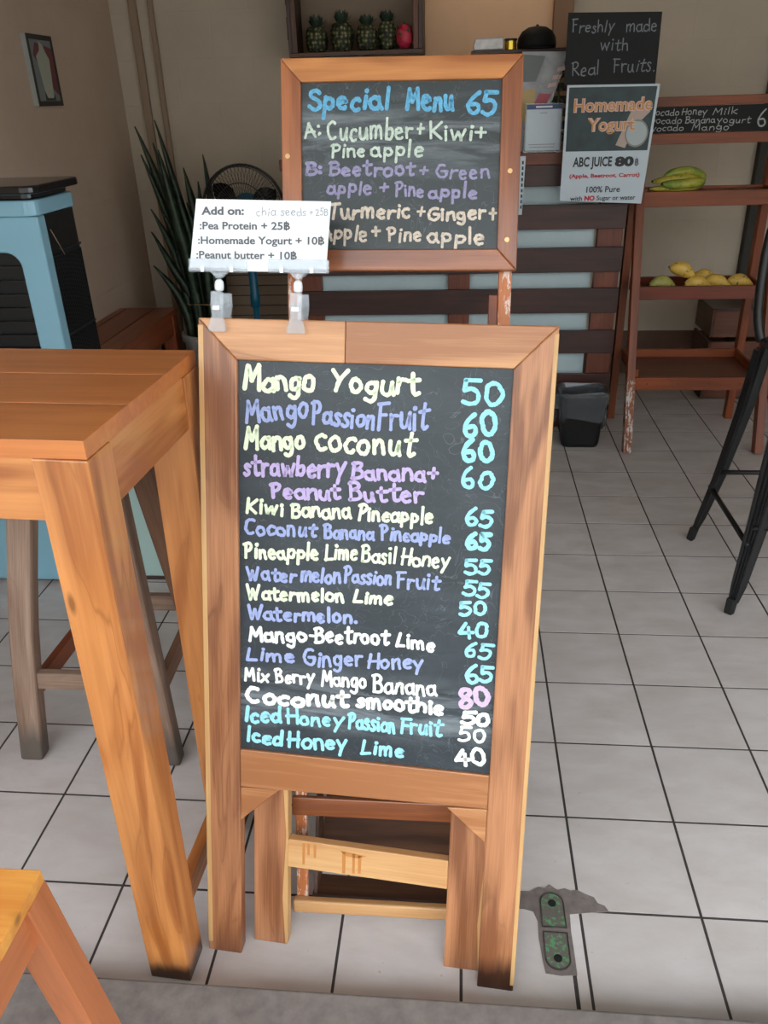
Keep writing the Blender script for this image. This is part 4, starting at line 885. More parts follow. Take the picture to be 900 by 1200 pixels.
# ---------------------------------------------------------------- pineapple crate on the back wall
PX0, PX1, PY0, PZ0 = -1.385, -0.715, 3.42, 1.735
t = thing('wall_crate', 'open dark wooden crate shelf on the back wall holding the pineapples', 'shelf', ((PX0 + PX1) / 2, 3.58, PZ0))
hx = (PX1 - PX0) / 2
MB().box(-hx, hx, -0.15, 0.165, 0.0, 0.02, 'x').build('shelf_board', M['dark_wood'], t, bevel=0.002)
MB().box(-hx, -hx + 0.02, -0.15, 0.165, 0.0205, 0.55, 'z').build('side_board', M['slat'], t, bevel=0.002)
MB().box(hx - 0.02, hx, -0.15, 0.165, 0.0205, 0.55, 'z').build('side_board', M['slat'], t, bevel=0.002)
MB().box(-hx, hx, -0.15, 0.165, 0.5505, 0.57, 'x').build('shelf_board', M['dark_wood'], t, bevel=0.002)
MB().box(-hx + 0.0205, -hx + 0.045, -0.155, -0.13, 0.0205, 0.55, 'z').build('corner_post', M['dark_wood'], t, bevel=0.001)
MB().box(hx - 0.045, hx - 0.0205, -0.155, -0.13, 0.0205, 0.55, 'z').build('corner_post', M['rack_shelf'], t, bevel=0.001)
for k in range(3): MB().box(-hx - 0.012, -hx - 0.0005, -0.1, 0.1, 0.08 + k * 0.15, 0.18 + k * 0.15, 'y').build('side_slat', M['slat'], t, bevel=0.001)
def pineapple(label, x, y, z, r, h, ch, seed):
    rr = random.Random(seed)
    t = thing('pineapple', label, 'pineapple', (x, y, z), group='pineapples in the wall crate')
    n, m = 30, 20; vs = []; 
    for i in range(m + 1):
        f = i / m; z_ = h * f; r0 = r * (0.62 + 0.42 * math.sin(math.pi * (0.12 + 0.78 * f)) ) * (1 if 0 < i < m else 0.55)
        for k in range(n):
            a = 2 * math.pi * k / n
            bmp = abs(math.sin(a * 5 + f * 11)) * abs(math.sin(a * 5 - f * 11))
            q = r0 * (0.90 + 0.16 * bmp); vs.append((q * math.cos(a), q * math.sin(a), z_))
    fs = [(i * n + k, i * n + (k + 1) % n, (i + 1) * n + (k + 1) % n, (i + 1) * n + k) for i in range(m) for k in range(n)] + [tuple(range(n - 1, -1, -1)), tuple(range(m * n, (m + 1) * n))]
    MB().add(vs, fs).build('body', M['pineapple'], t, smooth=True)
    cr = MB()
    for k in range(18):
        a = 2.4 * k; f = k / 18; rb = 0.022 * (1 - f * .5); lean = 0.018 * (1 - f) + 0.006; hh_ = ch * (0.55 + 0.45 * f)
        c_, s_ = math.cos(a), math.sin(a); tx, ty = -s_, c_; w = 0.011
        vs = [(c_ * rb + tx * w, s_ * rb + ty * w, h - 0.004), (c_ * rb - tx * w, s_ * rb - ty * w, h - 0.004), (c_ * (rb - .004), s_ * (rb - .004), h - 0.004),
              (c_ * (rb + lean) + tx * w * .8, s_ * (rb + lean) + ty * w * .8, h + hh_ * .6), (c_ * (rb + lean) - tx * w * .8, s_ * (rb + lean) - ty * w * .8, h + hh_ * .6), (c_ * (rb + lean - .003), s_ * (rb + lean - .003), h + hh_ * .6),
              (c_ * (rb + lean * 1.3), s_ * (rb + lean * 1.3), h + hh_)]
        cr.add(vs, [(0, 1, 4, 3), (1, 2, 5, 4), (2, 0, 3, 5), (3, 4, 6), (4, 5, 6), (5, 3, 6), (2, 1, 0)])
    cr.build('crown', M['crown'], t, smooth=False)
pz = PZ0 + 0.021
for (lab, px, r, h, ch, sd) in (('squat pineapple at the left end of the wall crate', 372, .055, .115, .06, 1), ('tallest pineapple with spiky crown, second from left in the wall crate', 402, .056, .130, .06, 2),
                                 ('short-crowned brownish pineapple, third from left in the wall crate', 431, .052, .115, .05, 3), ('narrow pineapple touching the red dragon fruit', 455, .044, .125, .055, 4)):
    pineapple(lab, PX0 + (PX1 - PX0) * (px - 341) / 156.0, 3.50, pz, r, h, ch, sd)
t = thing('dragon_fruit', 'bright red dragon fruit at the right end of the wall crate', 'fruit', (PX0 + (PX1 - PX0) * (475 - 341) / 156.0 + 0.004, 3.475, pz))
MB().lathe([(0.004, 0.0), (0.024, 0.006), (0.039, 0.03), (0.043, 0.055), (0.038, 0.082), (0.024, 0.104), (0.008, 0.112)], 24).build('body', M['dragon'], t, smooth=True)
sc_ = MB()
for k in range(16):
    a = 2.4 * k; z = 0.02 + 0.085 * k / 16; r = 0.043 * math.sin(math.pi * (0.15 + 0.75 * k / 16)); c_, s_ = math.cos(a), math.sin(a)
    sc_.add([(c_ * r - s_ * .008, s_ * r + c_ * .008, z), (c_ * r + s_ * .008, s_ * r - c_ * .008, z), (c_ * (r - .004), s_ * (r - .004), z + .004), (c_ * (r + .008), s_ * (r + .008), z + .022)], [(0, 1, 3), (1, 2, 3), (2, 0, 3), (2, 1, 0)])
sc_.build('scales', M['green_leaf'], t)
t = thing('glass_pane', 'dusty grey back panel behind the pineapples in the wall crate', 'panel', ((PX0 + PX1) / 2, 3.735, PZ0 + 0.021))
MB().box(-hx + 0.021, hx - 0.021, 0, 0.008, 0, 0.528).build('panel', M['conduit'], t)
# ---------------------------------------------------------------- slatted counter
CYF = 2.76
t = thing('slatted_counter', 'juice counter faced with dark brown slats over pale panels', 'counter', (-0.55, CYF, 0))
ox = 0.55
MB().box(-1.33 + ox, 0.10 + ox, 0.065, 0.085, 0.02, 1.255).build('backing_panel', M['white_panel'], t)
for (a, b) in ((-1.326, -1.186), (-0.574, -0.471), (0.11, 0.222)):
    MB().box(a + ox, b + ox, 0.0205, 0.064, 0.0, 1.257, 'z').build('post', M['counter_post'], t, bevel=0.002)
for (z0, z1) in ((0.02, 0.112), (0.19, 0.30), (0.403, 0.515), (0.60, 0.716), (0.79, 0.902), (0.983, 1.09), (1.168, 1.257)):
    MB().box(-1.33 + ox, 0.228 + ox, 0.0, 0.02, z0, z1, 'x').build('slat', M['slat'], t, bevel=0.002)
MB().box(-1.34 + ox, 0.236 + ox, -0.012, 0.52, 1.258, 1.307, 'x').build('countertop', M['counter_post'], t, bevel=0.003)
MB().box(-1.33 + ox, -1.31 + ox, 0.09, 0.5, 0.0, 1.257, 'y').build('side_panel', M['dark_wood'], t)
MB().box(0.205 + ox, 0.222 + ox, 0.09, 0.5, 0.0, 1.257, 'y').build('side_panel', M['dark_wood'], t)
# slatted upright stand on the counter that carries the signs
t = thing('counter_rack', 'dark slatted wooden rack standing on the counter behind the flyers', 'rack', (-0.16, 3.05, 1.3075))
for x in (-0.30, 0.30):
    MB().box(x - 0.015, x + 0.015, -0.015, 0.015, 0, 0.395, 'z').build('post', M['slat'], t, bevel=0.002)
    MB().box(x - 0.015, x + 0.015, 0.155, 0.185, 0, 0.395, 'z').build('post', M['slat'], t, bevel=0.002)
for k in range(7): MB().box(-0.315, 0.315, -0.028, -0.0155, 0.03 + k * 0.052, 0.064 + k * 0.052, 'x').build('slat', M['slat'], t, bevel=0.002)
MB().box(-0.32, 0.32, -0.03, 0.19, 0.3955, 0.41, 'x').build('top_shelf', M['slat'], t, bevel=0.002)
ZS = 1.3075 + 0.4105
t = thing('black_cap', 'black baseball cap resting on top of the counter rack', 'cap', (-0.185, 3.10, ZS))
prof = [(0.085, 0.0), (0.088, 0.02), (0.084, 0.045), (0.068, 0.070), (0.040, 0.086), (0.004, 0.091)]
MB().lathe(prof, 28).build('crown', M['black_sign'], t, smooth=True)
MB().lathe([(0.006, 0), (0.007, 0.004), (0.002, 0.007)], 10, (0, 0, 0.090)).build('button', M['black_sign'], t, smooth=True)
br = [(0.085 * math.cos(R_(a)), -0.085 * math.sin(R_(a))) for a in range(-10 + 30, 161 - 10, 10)]
outb = br + [(0.075 * math.cos(R_(a)), -0.085 - 0.06 * math.sin(R_(a)) * 1.0) for a in range(160, 10, -15)]
MB().prism(outb[::-1], 0.001, 0.005, 'xy').build('brim', M['black_sign'], t)
t = thing('silver_packet', 'crumpled silver-white packet lying on the counter rack left of the gold one', 'packet', (-0.40, 3.08, ZS))
SIL = plain('silver_foil', srgb(188, 184, 184), 0.35, metal=0.3, var=0.2, scale=40, bumpy=0.8)
MB().prism([(-0.07, 0.0), (0.065, 0.0), (0.068, 0.03), (0.06, 0.052), (-0.064, 0.048), (-0.072, 0.02)], -0.04, 0.04).build('wrapper', SIL, t, bevel=0.006)
t = thing('gold_tin', 'small shiny gold tin beside the black cap', 'tin', (-0.303, 3.07, ZS))
GOLD = plain('gold_foil', srgb(206, 178, 70), 0.25, metal=0.9)
MB().lathe([(0.026, 0), (0.026, 0.036)], 20).build('body', GOLD, t, bevel=0.001)
MB().lathe([(0.029, 0), (0.029, 0.008)], 20, (0, 0, 0.0362)).build('lid', M['black_plastic'], t, bevel=0.001)
# flyers leaning
def sheet_thing(name, label, cat, pts, y, th=0.003, mat=None, part='sheet', group=None):
    xs = [p[0] for p in pts]; zs = [p[1] for p in pts]; cx = sum(xs) / len(xs); z0 = min(zs)
    t = thing(name, label, cat, (cx, y, z0), group=group)
    MB().prism([(p[0] - cx, p[1] - z0) for p in pts], 0, th).build(part, mat, t, bevel=0.0005)
    return t, cx, z0
FLY = plain('flyer_print', srgb(150, 152, 158), 0.3, var=0.25, scale=14)
t, cx, z0 = sheet_thing('flyer', 'slanted glossy flyer with a red block standing behind the payment card', 'flyer', [(-0.265, 1.308), (-0.165, 1.308), (-0.155, 1.44), (-0.075, 1.685), (-0.078, 1.695), (-0.265, 1.70)], 2.84, mat=FLY)
MB().prism([(-0.245 - cx, 1.40 - z0), (-0.195 - cx, 1.39 - z0), (-0.165 - cx, 1.47 - z0), (-0.13 - cx, 1.535 - z0), (-0.185 - cx, 1.54 - z0), (-0.215 - cx, 1.475 - z0)], -0.001, -0.0003).build('red_block', plain('flyer_red', srgb(176, 50, 72), 0.35), t)
MB().prism([(-0.262 - cx, 1.43 - z0), (-0.225 - cx, 1.43 - z0), (-0.20 - cx, 1.52 - z0), (-0.20 - cx, 1.56 - z0), (-0.262 - cx, 1.55 - z0)], -0.001, -0.0003).build('yellow_patch', plain('flyer_yellow', srgb(188, 160, 96), 0.35), t)
MB().prism([(-0.262 - cx, 1.585 - z0), (-0.20 - cx, 1.585 - z0), (-0.165 - cx, 1.68 - z0), (-0.262 - cx, 1.69 - z0)], -0.001, -0.0003).build('slate_patch', SLATE, t)
for k in range(3):
    u = -0.15 + k * 0.018; MB().prism([(u - cx, 1.56 + k * .03 - z0), (u + 0.035 - cx, 1.565 + k * .03 - z0), (u + 0.042 - cx, 1.58 + k * .03 - z0), (u + 0.004 - cx, 1.576 + k * .03 - z0)], -0.001, -0.0003).build('pink_strip', M['ink_pink'], t)
MB().prism([(-0.158 - cx, 1.44 - z0), (-0.150 - cx, 1.435 - z0), (-0.068 - cx, 1.69 - z0), (-0.078 - cx, 1.692 - z0)], -0.002, 0.006).build('clear_edge', M['clear'], t)
t, cx, z0 = sheet_thing('payment_card', 'white card with a blue header in a clear stand on the counter', 'card', [(-0.245, 1.308), (-0.083, 1.308), (-0.085, 1.50), (-0.245, 1.503)], 2.772, 0.005, M['clear'], 'stand')
MB().box(-0.239 - cx, -0.090 - cx, -0.0012, -0.0002, 1.316 - z0, 1.497 - z0).build('insert', M['gloss_paper'], t)
MB().box(-0.239 - cx, -0.090 - cx, -0.0020, -0.0013, 1.478 - z0, 1.497 - z0).build('header_band', plain('header_blue', srgb(48, 72, 120), 0.4), t)
MB().box(-0.20 - cx, -0.13 - cx, -0.0024, -0.0021, 1.484 - z0, 1.491 - z0).build('header_mark', M['paper'], t)
for zz, a, b in ((1.462, -0.182, -0.150), (1.338, -0.225, -0.110), (1.327, -0.222, -0.113)):
    MB().box(a - cx, b - cx, -0.0018, -0.0013, zz - z0, zz + 0.0035 - z0).build('print_line', M['ink_light'], t)
MB().box(-0.25 - cx, -0.078 - cx, -0.02, 0.03, 0, 0.006).build('stand_foot', M['clear'], t)
t, cx, z0 = sheet_thing('hanging_notice', 'narrow white notice with black lettering hanging beside the special menu frame', 'notice', [(-0.285, 1.055), (-0.243, 1.054), (-0.237, 1.297), (-0.285, 1.297)], 2.728, 0.002, M['gloss_paper'])
for k in range(9): MB().box(-0.252 - cx, -0.245 - cx, -0.001, -0.0002, 1.08 + k * 0.023 - z0, 1.094 + k * 0.023 - z0).build('print_mark', M['ink_black'], t)
t = thing('trailing_plant', 'small green leafy sprigs growing behind the flyer and black sign', 'plant', (-0.10, 2.93, 1.3085))
MB().lathe([(0.03, 0), (0.038, 0.06)], 16).build('pot', M['dark_wood'], t, smooth=True)
lv = MB(); rr = random.Random(3)
for k in range(46):
    a = rr.uniform(0, 6.28); z = rr.uniform(0.05, 0.36); r = rr.uniform(0.005, 0.04); c_ = Vector((r * math.cos(a) + 0.02 * (z / 0.36), r * math.sin(a) * .5, z))
    d1 = Vector((rr.uniform(-1, 1), rr.uniform(-.6, .6), rr.uniform(-1, 1))).normalized() * 0.014; d2 = d1.orthogonal().normalized() * 0.006
    lv.add([c_ - d1, c_ + d2, c_ + d1, c_ - d2, c_ + d1.cross(d2).normalized() * 0.001], [(0, 1, 4), (1, 2, 4), (2, 3, 4), (3, 0, 4), (3, 2, 1, 0)])
lv.build('foliage', M['green_leaf'], t)
MB().tube([(0, 0, 0.05), (0.01, 0, 0.2), (0.02, 0, 0.36)], 0.003, 6).build('stem', M['green_leaf'], t)

# ---------------------------------------------------------------- signs in front of the counter end
SY = 2.65
t, cx, z0 = sheet_thing('freshly_made_sign', 'black sign reading Freshly made with Real Fruits above the yogurt poster', 'sign', [(-0.100, 1.567), (0.268, 1.560), (0.265, 1.812), (-0.100, 1.822)], SY + 0.004, 0.006, M['black_sign'], 'board')
def off(ws, cx, z0): return [(t_, a - cx, b - z0, c - cx, d - z0, *r) for (t_, a, b, c, d, *r) in ws]
hand_lines(off([('Freshly', -0.083, 1.752, 0.085, 1.749, 0.044, 'g', 0.0046), ('made', 0.128, 1.745, 0.252, 1.744, 0.046, 'g', 0.0046), ('with', 0.034, 1.686, 0.148, 1.683, 0.044, 'g', 0.0046),
                ('Real', -0.074, 1.598, 0.040, 1.600, 0.050, 'g', 0.005), ('Fruits.', 0.092, 1.607, 0.262, 1.604, 0.052, 'g', 0.005)], cx, z0), t, seed=2, y=-0.0006)
t, cx, z0 = sheet_thing('yogurt_poster', 'laminated poster with a green homemade yogurt panel over white ABC juice text', 'poster', [(-0.087, 1.118), (0.263, 1.100), (0.288, 1.56), (-0.087, 1.566)], SY, 0.002, M['gloss_paper'])
GP = plain('dark_green_print', srgb(24, 50, 56), 0.45, var=0.45, scale=22)
MB().prism([(-0.076 - cx, 1.315 - z0), (0.264 - cx, 1.312 - z0), (0.277 - cx, 1.552 - z0), (-0.078 - cx, 1.557 - z0)], -0.0007, -0.0001).build('green_panel', GP, t)
MB().prism([(0.13 - cx, 1.335 - z0), (0.17 - cx, 1.323 - z0), (0.20 - cx, 1.40 - z0), (0.26 - cx, 1.46 - z0), (0.235 - cx, 1.475 - z0), (0.185 - cx, 1.47 - z0), (0.16 - cx, 1.41 - z0)], -0.0010, -0.0008).build('pictured_hand', plain('poster_skin', srgb(182, 160, 150), 0.4), t)
jc = (0.212 - cx, 1.378 - z0)
MB().prism([(jc[0] + 0.048 * math.cos(R_(a)), jc[1] + 0.053 * math.sin(R_(a))) for a in range(0, 360, 15)], -0.0013, -0.0011).build('pictured_jar', plain('poster_jar_rim', srgb(128, 130, 122), 0.4), t)
MB().prism([(jc[0] + 0.042 * math.cos(R_(a)), jc[1] + 0.046 * math.sin(R_(a))) for a in range(0, 360, 15)], -0.0016, -0.0014).build('pictured_yogurt', plain('poster_yogurt', srgb(172, 184, 188), 0.4), t)
def P(txt, x0, z, x1, cap, mat, bold=0.0, y=-0.0020, **k): printed(txt, x0 - cx, z - z0, x1 - cx, cap, mat, t, y=y, bold=bold, **k)
P('Homemade', -0.055, 1.466, 0.266, 0.047, M['ink_pink'], 0.055, -0.0019)
P('Homemade', -0.0535, 1.4665, 0.2645, 0.0455, M['ink_orange'], 0.0, -0.0024)
P('Yogurt', 0.006, 1.392, 0.204, 0.047, M['ink_pink'], 0.055, -0.0019)
P('Yogurt', 0.0075, 1.3925, 0.2025, 0.0455, M['ink_orange'], 0.0, -0.0024)
P('ABC JUICE', -0.042, 1.255, 0.122, 0.036, M['ink_black'], 0.03)
P('80', 0.134, 1.254, 0.213, 0.034, M['ink_black'], 0.06)
P('\u0e3f', 0.218, 1.254, 0.234, 0.026, M['ink'], 0.0)
P('(Apple, Beetroot, Carrot)', -0.053, 1.210, 0.243, 0.015, M['ink_red'], 0.03)
P('100% Pure', 0.024, 1.150, 0.166, 0.024, M['ink_black'], 0.015)
P('with', -0.043, 1.118, 0.008, 0.018, M['ink_black'], 0.015)
P('NO', 0.018, 1.118, 0.062, 0.018, M['ink_red'], 0.06)
P('Sugar or water', 0.070, 1.118, 0.235, 0.018, M['ink_black'], 0.015)

# ---------------------------------------------------------------- fruit rack
t = thing('fruit_rack', 'orange-brown stepped wooden fruit rack beside the poster', 'rack', (0.60, 2.70, 0))
def rx(x): return x - 0.60
def ry(y): return y - 2.70
yl = lambda z: 2.475 + 0.30 * z
for i, x in enumerate((0.285, 0.885)):
    m = M['rack_worn'] if i == 0 else M['rack']
    lg = MB().beam((rx(x), ry(yl(0)), 0), (rx(x), ry(yl(1.51)), 1.51), 0.036, 0.05, (1, 0, 0)).build('front_leg', M['rack'], t, bevel=0.002)
    if i == 0:
        MB().beam((rx(x), ry(yl(0.0)) - 0.0, 0.001), (rx(x), ry(yl(0.33)), 0.33), 0.0368, 0.0508, (1, 0, 0)).build('worn_paint', M['rack_worn'], lg)
    MB().beam((rx(x), ry(2.955), 0), (rx(x), ry(2.955), 1.47), 0.036, 0.045, (1, 0, 0)).build('back_leg', M['rack'], t, bevel=0.002)
def shelf(zl0, zl1, zs, yf, yb, lm, sm, back=0.0):
    MB().box(rx(0.304), rx(0.866), ry(yf), ry(yf) + 0.016, zl0, zl1, 'x').build('shelf_lip', M[lm], t, bevel=0.002)
    MB().box(rx(0.304), rx(0.866), ry(yf) + 0.0165, ry(yb), zs - 0.014, zs, 'x').build('shelf_board', M[sm], t, bevel=0.001)
    for x in (0.304, 0.850):
        MB().box(rx(x), rx(x) + 0.016, ry(yf) + 0.017, ry(yb) - 0.017, zs + 0.0005, zs + max(back, 0.012), 'y').build('shelf_side', M['rack'], t, bevel=0.001)
    if back: MB().box(rx(0.304), rx(0.866), ry(yb) - 0.016, ry(yb), zs + 0.0005, zs + back, 'x').build('shelf_back', M[lm], t, bevel=0.001)
shelf(0.284, 0.345, 0.338, 2.555, 2.925, 'rack', 'rack_shelf', 0.04)
shelf(0.672, 0.732, 0.690, 2.70, 2.925, 'rack_red', 'rack_red', 0.045)
shelf(1.066, 1.131, 1.128, 2.80, 2.925, 'rack', 'rack_red', 0.012)
for (z0_, z1_) in ((1.317, 1.362), (1.470, 1.508)):
    MB().box(rx(0.27), rx(0.92), ry(2.915), ry(2.930), z0_, z1_, 'x').build('header_rail', M['rack'], t, bevel=0.002)
for k in range(4): MB().tube([(rx(0.36 + k * 0.14), ry(2.5545), 0.315), (rx(0.36 + k * 0.14), ry(2.5556), 0.315)], 0.004, 8).build('screw', M['lock_dark'], t)
t = thing('avocado_menu_strip', 'narrow blackboard strip with avocado drinks chalked across the rack top', 'blackboard', (0.60, 2.913, 1.363))
MB().box(-0.33, 0.32, 0, 0.012, 0, 0.106).build('board', M['black_sign'], t, bevel=0.001)
def sw(x, z): return (x - 0.60, z - 1.363)
hand_lines([(w, x0 - .60, z0_ - 1.363, x1 - .60, z1_ - 1.363, cp_, 's', 0.0036) for (w, x0, z0_, x1, z1_, cp_) in (
    ('Avocado', 0.292, 1.436, 0.440, 1.434, 0.030), ('Honey', 0.448, 1.434, 0.560, 1.433, 0.030), ('Milk', 0.580, 1.432, 0.690, 1.431, 0.030),
    ('Avocado', 0.292, 1.404, 0.455, 1.402, 0.028), ('Banana', 0.468, 1.401, 0.600, 1.399, 0.028), ('yogurt', 0.606, 1.398, 0.752, 1.396, 0.028),
    ('Avocado', 0.296, 1.373, 0.468, 1.372, 0.028), ('Mango', 0.500, 1.371, 0.664, 1.370, 0.028))], t, seed=8, y=-0.0006)
hand_lines([('60', 0.775 - .60, 1.374 - 1.363, 0.875 - .60, 1.373 - 1.363, 0.080, 's', 0.0075)], t, seed=8, y=-0.0006)

# fruit
def mango(label, x, z, L, r, yaw, tilt, y=2.80, mat='mango'):
    t = thing('mango', label, 'mango', (x, y, z), group='mangoes on the middle shelf'); t.rotation_euler = (0, R_(tilt), R_(yaw))
    n, m = 22, 16; vs = []
    for i in range(m + 1):
        f = i / m; xx = -L / 2 + L * f; rr_ = r * (math.sin(math.pi * (0.02 + 0.96 * f)) ** 0.62) * (1.06 - 0.22 * f)
        zz = 0.012 * math.sin(math.pi * f) - 0.010 * f
        for k in range(n):
            a = 2 * math.pi * k / n; vs.append((xx, rr_ * 0.86 * math.cos(a), zz + rr_ * math.sin(a)))
    fs = [(i * n + k, (i + 1) * n + k, (i + 1) * n + (k + 1) % n, i * n + (k + 1) % n) for i in range(m) for k in range(n)] + [tuple(range(n)), tuple(range((m + 1) * n - 1, m * n - 1, -1))]
    MB().add(vs, fs).build('body', M[mat], t, smooth=True)
    MB().tube([(-L / 2 + 0.004, 0, 0), (-L / 2 - 0.004, 0, 0.001)], 0.004, 8).build('stem_end', M['banana_tip'], t)
zm = 0.6905
mango('greenish mango at the left end of the middle shelf', 0.428, zm + 0.036, 0.125, 0.036, 6, 2, 2.775, 'mango_green')
mango('yellow mango lying on top of the others', 0.515, zm + 0.094, 0.125, 0.036, -12, 14, 2.795)
mango('spotted yellow mango in the front middle of the row, under the top one', 0.585, zm + 0.036, 0.125, 0.036, 4, 4, 2.765)
mango('mango half hidden behind the others, right of the top mango', 0.640, zm + 0.046, 0.12, 0.036, -8, 6, 2.860)
mango('slanting yellow mango next to the one at the right end', 0.682, zm + 0.036, 0.13, 0.034, -24, 8, 2.795, 'mango')
mango('round-backed mango at the right end of the middle shelf', 0.785, zm + 0.036, 0.120, 0.034, -10, 4, 2.80)
t = thing('banana_bunch', 'bunch of green and yellow bananas on the upper rack shelf', 'bananas', (0.46, 2.86, 1.1285))
def banana(pts, r, mat):
    p = smooth3(pts, 6); n = len(p); rr_ = [r * (0.35 + 0.65 * min(1, math.sin(math.pi * min(max(i / (n - 1), 0.03), 0.97)) * 1.7)) for i in range(n)]
    o = MB().tube(p, rr_, 10).build('banana', M[mat], t, smooth=True)
    MB().tube([p[0] + (p[0] - p[1]).normalized() * 0.008, p[0]], [r * .22, r * .36], 8).build('tip', M['banana_tip'], o)
banana([(-0.075, -0.02, 0.052), (-0.03, -0.015, 0.075), (0.04, -0.01, 0.082), (0.095, 0.0, 0.062), (0.11, 0.0, 0.03)], 0.019, 'banana_green')
banana([(-0.115, -0.02, 0.042), (-0.07, -0.03, 0.045), (-0.01, -0.025, 0.052), (0.05, -0.02, 0.050), (0.10, 0.0, 0.03)], 0.018, 'banana_yellow')
banana([(-0.080, -0.055, 0.034), (-0.03, -0.058, 0.030), (0.03, -0.055, 0.034), (0.08, -0.045, 0.036), (0.105, -0.01, 0.03)], 0.021, 'banana_green')
banana([(-0.13, -0.03, 0.012), (-0.06, -0.04, 0.013), (0.02, -0.04, 0.012), (0.09, -0.02, 0.014)], 0.012, 'banana_yellow')

# dark crate behind the rack
t = thing('dark_crate', 'dark brown wooden crate on the floor behind the right of the fruit rack', 'crate', (1.10, 3.38, 0))
for k in range(3):
    MB().box(-0.27, 0.27, -0.15, -0.135, 0.02 + k * 0.165, 0.16 + k * 0.165, 'x').build('board', M['rack_shelf'], t, bevel=0.002)
    MB().box(-0.285, -0.27, -0.15, 0.15, 0.02 + k * 0.165, 0.16 + k * 0.165, 'y').build('board', M['dark_wood'], t, bevel=0.002)
    MB().box(0.27, 0.285, -0.15, 0.15, 0.02 + k * 0.165, 0.16 + k * 0.165, 'y').build('board', M['dark_wood'], t, bevel=0.002)
MB().box(-0.28, 0.28, -0.13, 0.15, 0.0, 0.015, 'x').build('base', M['dark_wood'], t)
MB().box(-0.29, 0.29, -0.155, 0.155, 0.491, 0.505, 'x').build('lid', M['slat'], t, bevel=0.002)

# ---------------------------------------------------------------- waste bin
t = thing('waste_bin', 'black plastic waste bin with a clear liner beside the rack leg', 'bin', (0.075, 2.60, 0))
def rr2(w, d, r): return rrect(-w, w, -d, d, r, 4)
def loft(secs, cap=(True, False)):
    mb = MB(); n = len(secs[0][1]); vs = []
    for z, pts in secs: vs += [(p[0], p[1], z) for p in pts]
    fs = [(i * n + k, i * n + (k + 1) % n, (i + 1) * n + (k + 1) % n, (i + 1) * n + k) for i in range(len(secs) - 1) for k in range(n)]
    if cap[0]: fs.append(tuple(range(n - 1, -1, -1)))
    if cap[1]: fs.append(tuple(range((len(secs) - 1) * n, len(secs) * n)))
    return mb.add(vs, fs)
loft([(0.0, rr2(.085, .06, .03)), (0.02, rr2(.09, .066, .03)), (0.255, rr2(.108, .082, .035)), (0.26, rr2(.112, .086, .035)), (0.26, rr2(.105, .079, .035)), (0.02, rr2(.084, .060, .028)), (0.015, rr2(.03, .03, .02))]).build('body', M['bin'], t, smooth=True)
def crumple(secs, amp, seed):
    r_ = random.Random(seed); out = []
    for z, pts in secs:
        n = len(pts); ph = r_.uniform(0, 6)
        out.append((z, [(p[0] * (1 + amp * math.sin(k * 1.9 + ph) + r_.uniform(-amp, amp) * .6), p[1] * (1 + amp * math.cos(k * 2.3 + ph)) , ) for k, p in enumerate(pts)]))
    return out
bm_ = MB(); secs = crumple([(0.16, rr2(.112, .086, .035)), (0.185, rr2(.116, .09, .035)), (0.215, rr2(.117, .092, .035)), (0.245, rr2(.12, .094, .036)), (0.270, rr2(.118, .092, .036)), (0.282, rr2(.112, .087, .034)), (0.262, rr2(.102, .077, .034)), (0.2, rr2(.095, .07, .03)), (0.12, rr2(.085, .06, .03))], 0.035, 5)
n = len(secs[0][1]); vs = []; r_ = random.Random(8)
for i, (z, pts) in enumerate(secs):
    for k, p in enumerate(pts):
        dz = (r_.uniform(-.012, .012) if i else (0.03 * math.sin(k * .9) - (0.05 if p[0] > 0.06 else 0.0)))
        vs.append((p[0], p[1], z + dz))
bm_.add(vs, [(i * n + k, i * n + (k + 1) % n, (i + 1) * n + (k + 1) % n, (i + 1) * n + k) for i in range(len(secs) - 1) for k in range(n)]).build('liner', M['bag'], t)
MB().add([(-.115, -.03, .25), (-.15, -.05, .27), (-.165, -.045, .2), (-.15, -.02, .12), (-.125, -.05, .13), (-.14, -.06, .21), (-.125, 0, .24), (-.15, .01, .16)], [(0, 1, 5), (1, 2, 5), (2, 3, 4, 5), (0, 5, 4), (0, 6, 1), (6, 7, 2, 1), (7, 3, 2), (6, 7, 3, 4)]).build('liner_fold', M['bag'], t)

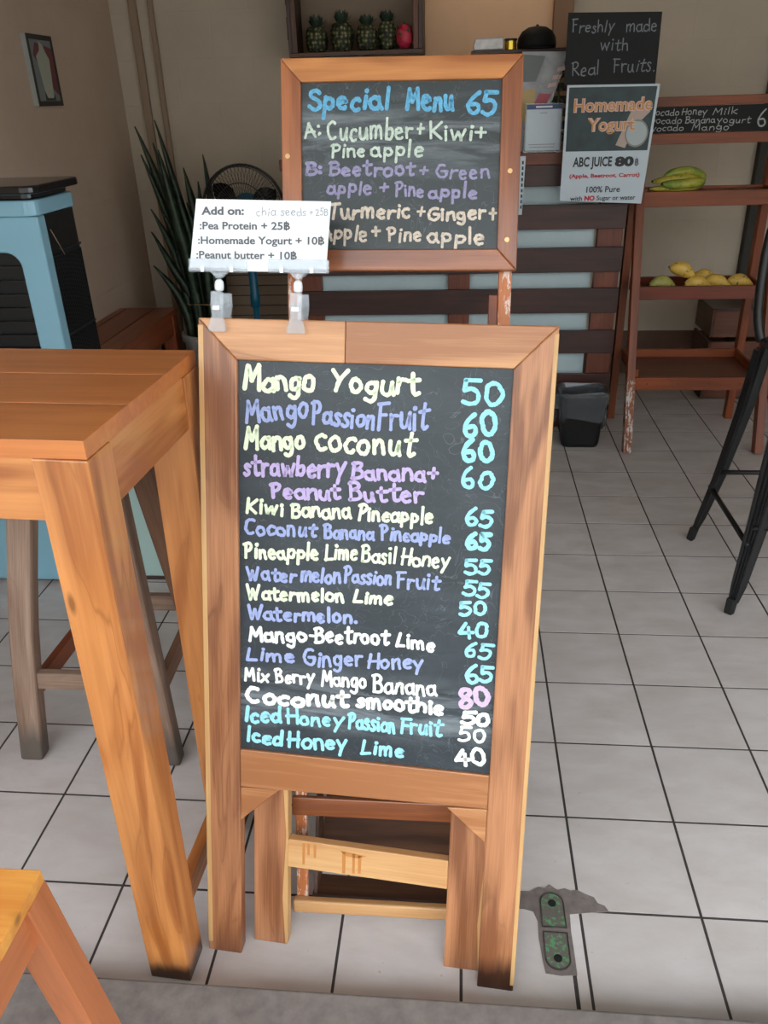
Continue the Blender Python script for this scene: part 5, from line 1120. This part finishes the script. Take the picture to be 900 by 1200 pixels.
# ---------------------------------------------------------------- black metal bar chair at the right edge
t = thing('bar_chair', 'black metal bar chair with splayed folded-steel legs at the right edge', 'bar chair', (0.625, 1.38, 0))
hf, ht, zs = 0.25, 0.150, 0.80
def chleg(sx, sy):
    a = Vector((sx * hf, sy * hf, 0.0)); b = Vector((sx * ht, sy * ht, zs))
    foot = a.lerp(b, 0.05)
    d = (b - a).normalized(); outw = Vector((sx, sy, 0)).normalized(); sidew = d.cross(outw).normalized()
    mb = MB()
    def sec(p, w, dp):  # ribbed folded channel
        prof = [(-1, -.6), (-.62, .55), (-.38, .55), (-.26, .25), (-.12, .25), (0, .75), (.12, .25), (.26, .25), (.38, .55), (.62, .55), (1, -.6), (.8, -.6), (.5, .1), (-.5, .1), (-.8, -.6)]
        return [p + sidew * (x * w) + outw * (y * dp) for x, y in prof]
    st = [(0.05, 0.018, 0.012), (0.12, 0.026, 0.018), (0.35, 0.034, 0.022), (0.7, 0.044, 0.026), (0.97, 0.052, 0.026)]
    vs = []; n = 15
    for f, w, dp in st:
        p = a.lerp(b, f) - outw * (0.018 * math.sin(math.pi * f)); vs += sec(p, w, dp)
    fs = [(i * n + k, i * n + (k + 1) % n, (i + 1) * n + (k + 1) % n, (i + 1) * n + k) for i in range(len(st) - 1) for k in range(n)] + [tuple(range(n - 1, -1, -1)), tuple(range((len(st) - 1) * n, len(st) * n))]
    o = mb.add(vs, fs).build('leg', M['black_metal'], t, bevel=0.0012)
    MB().beam(a, a.lerp(b, 0.07), 0.028, 0.026, sidew, 0.031, 0.028).build('rubber_foot', M['rubber'], o, bevel=0.006)
for sx in (-1, 1):
    for sy in (-1, 1): chleg(sx, sy)
q = lambda sx, sy, z: Vector((sx * (hf + (ht - hf) * z / zs), sy * (hf + (ht - hf) * z / zs), z))
for (a, b, z) in (((-1, -1), (-1, 1), 0.24), ((1, -1), (1, 1), 0.24), ((-1, 1), (1, 1), 0.30), ((-1, -1), (1, -1), 0.30)):
    MB().tube([q(*a, z), q(*b, z)], 0.009, 8).build('foot_rail', M['black_metal'], t, smooth=True)
MB().prism(rrect(-0.165, 0.165, -0.165, 0.165, 0.05), 0.79, 0.815, 'xy').build('seat', M['black_metal'], t, bevel=0.006)
MB().tube(smooth3([(-0.165, 0.14, 0.80), (-0.185, 0.16, 0.9), (-0.182, 0.185, 1.10), (-0.15, 0.195, 1.16), (0, 0.20, 1.17), (0.15, 0.195, 1.16), (0.182, 0.185, 1.10), (0.185, 0.16, 0.9), (0.165, 0.14, 0.80)]), 0.015, 10).build('back_tube', M['black_metal'], t, smooth=True)
MB().box(-0.04, 0.04, 0.15, 0.156, 0.815, 1.165).build('back_splat', M['black_metal'], t, bevel=0.002)
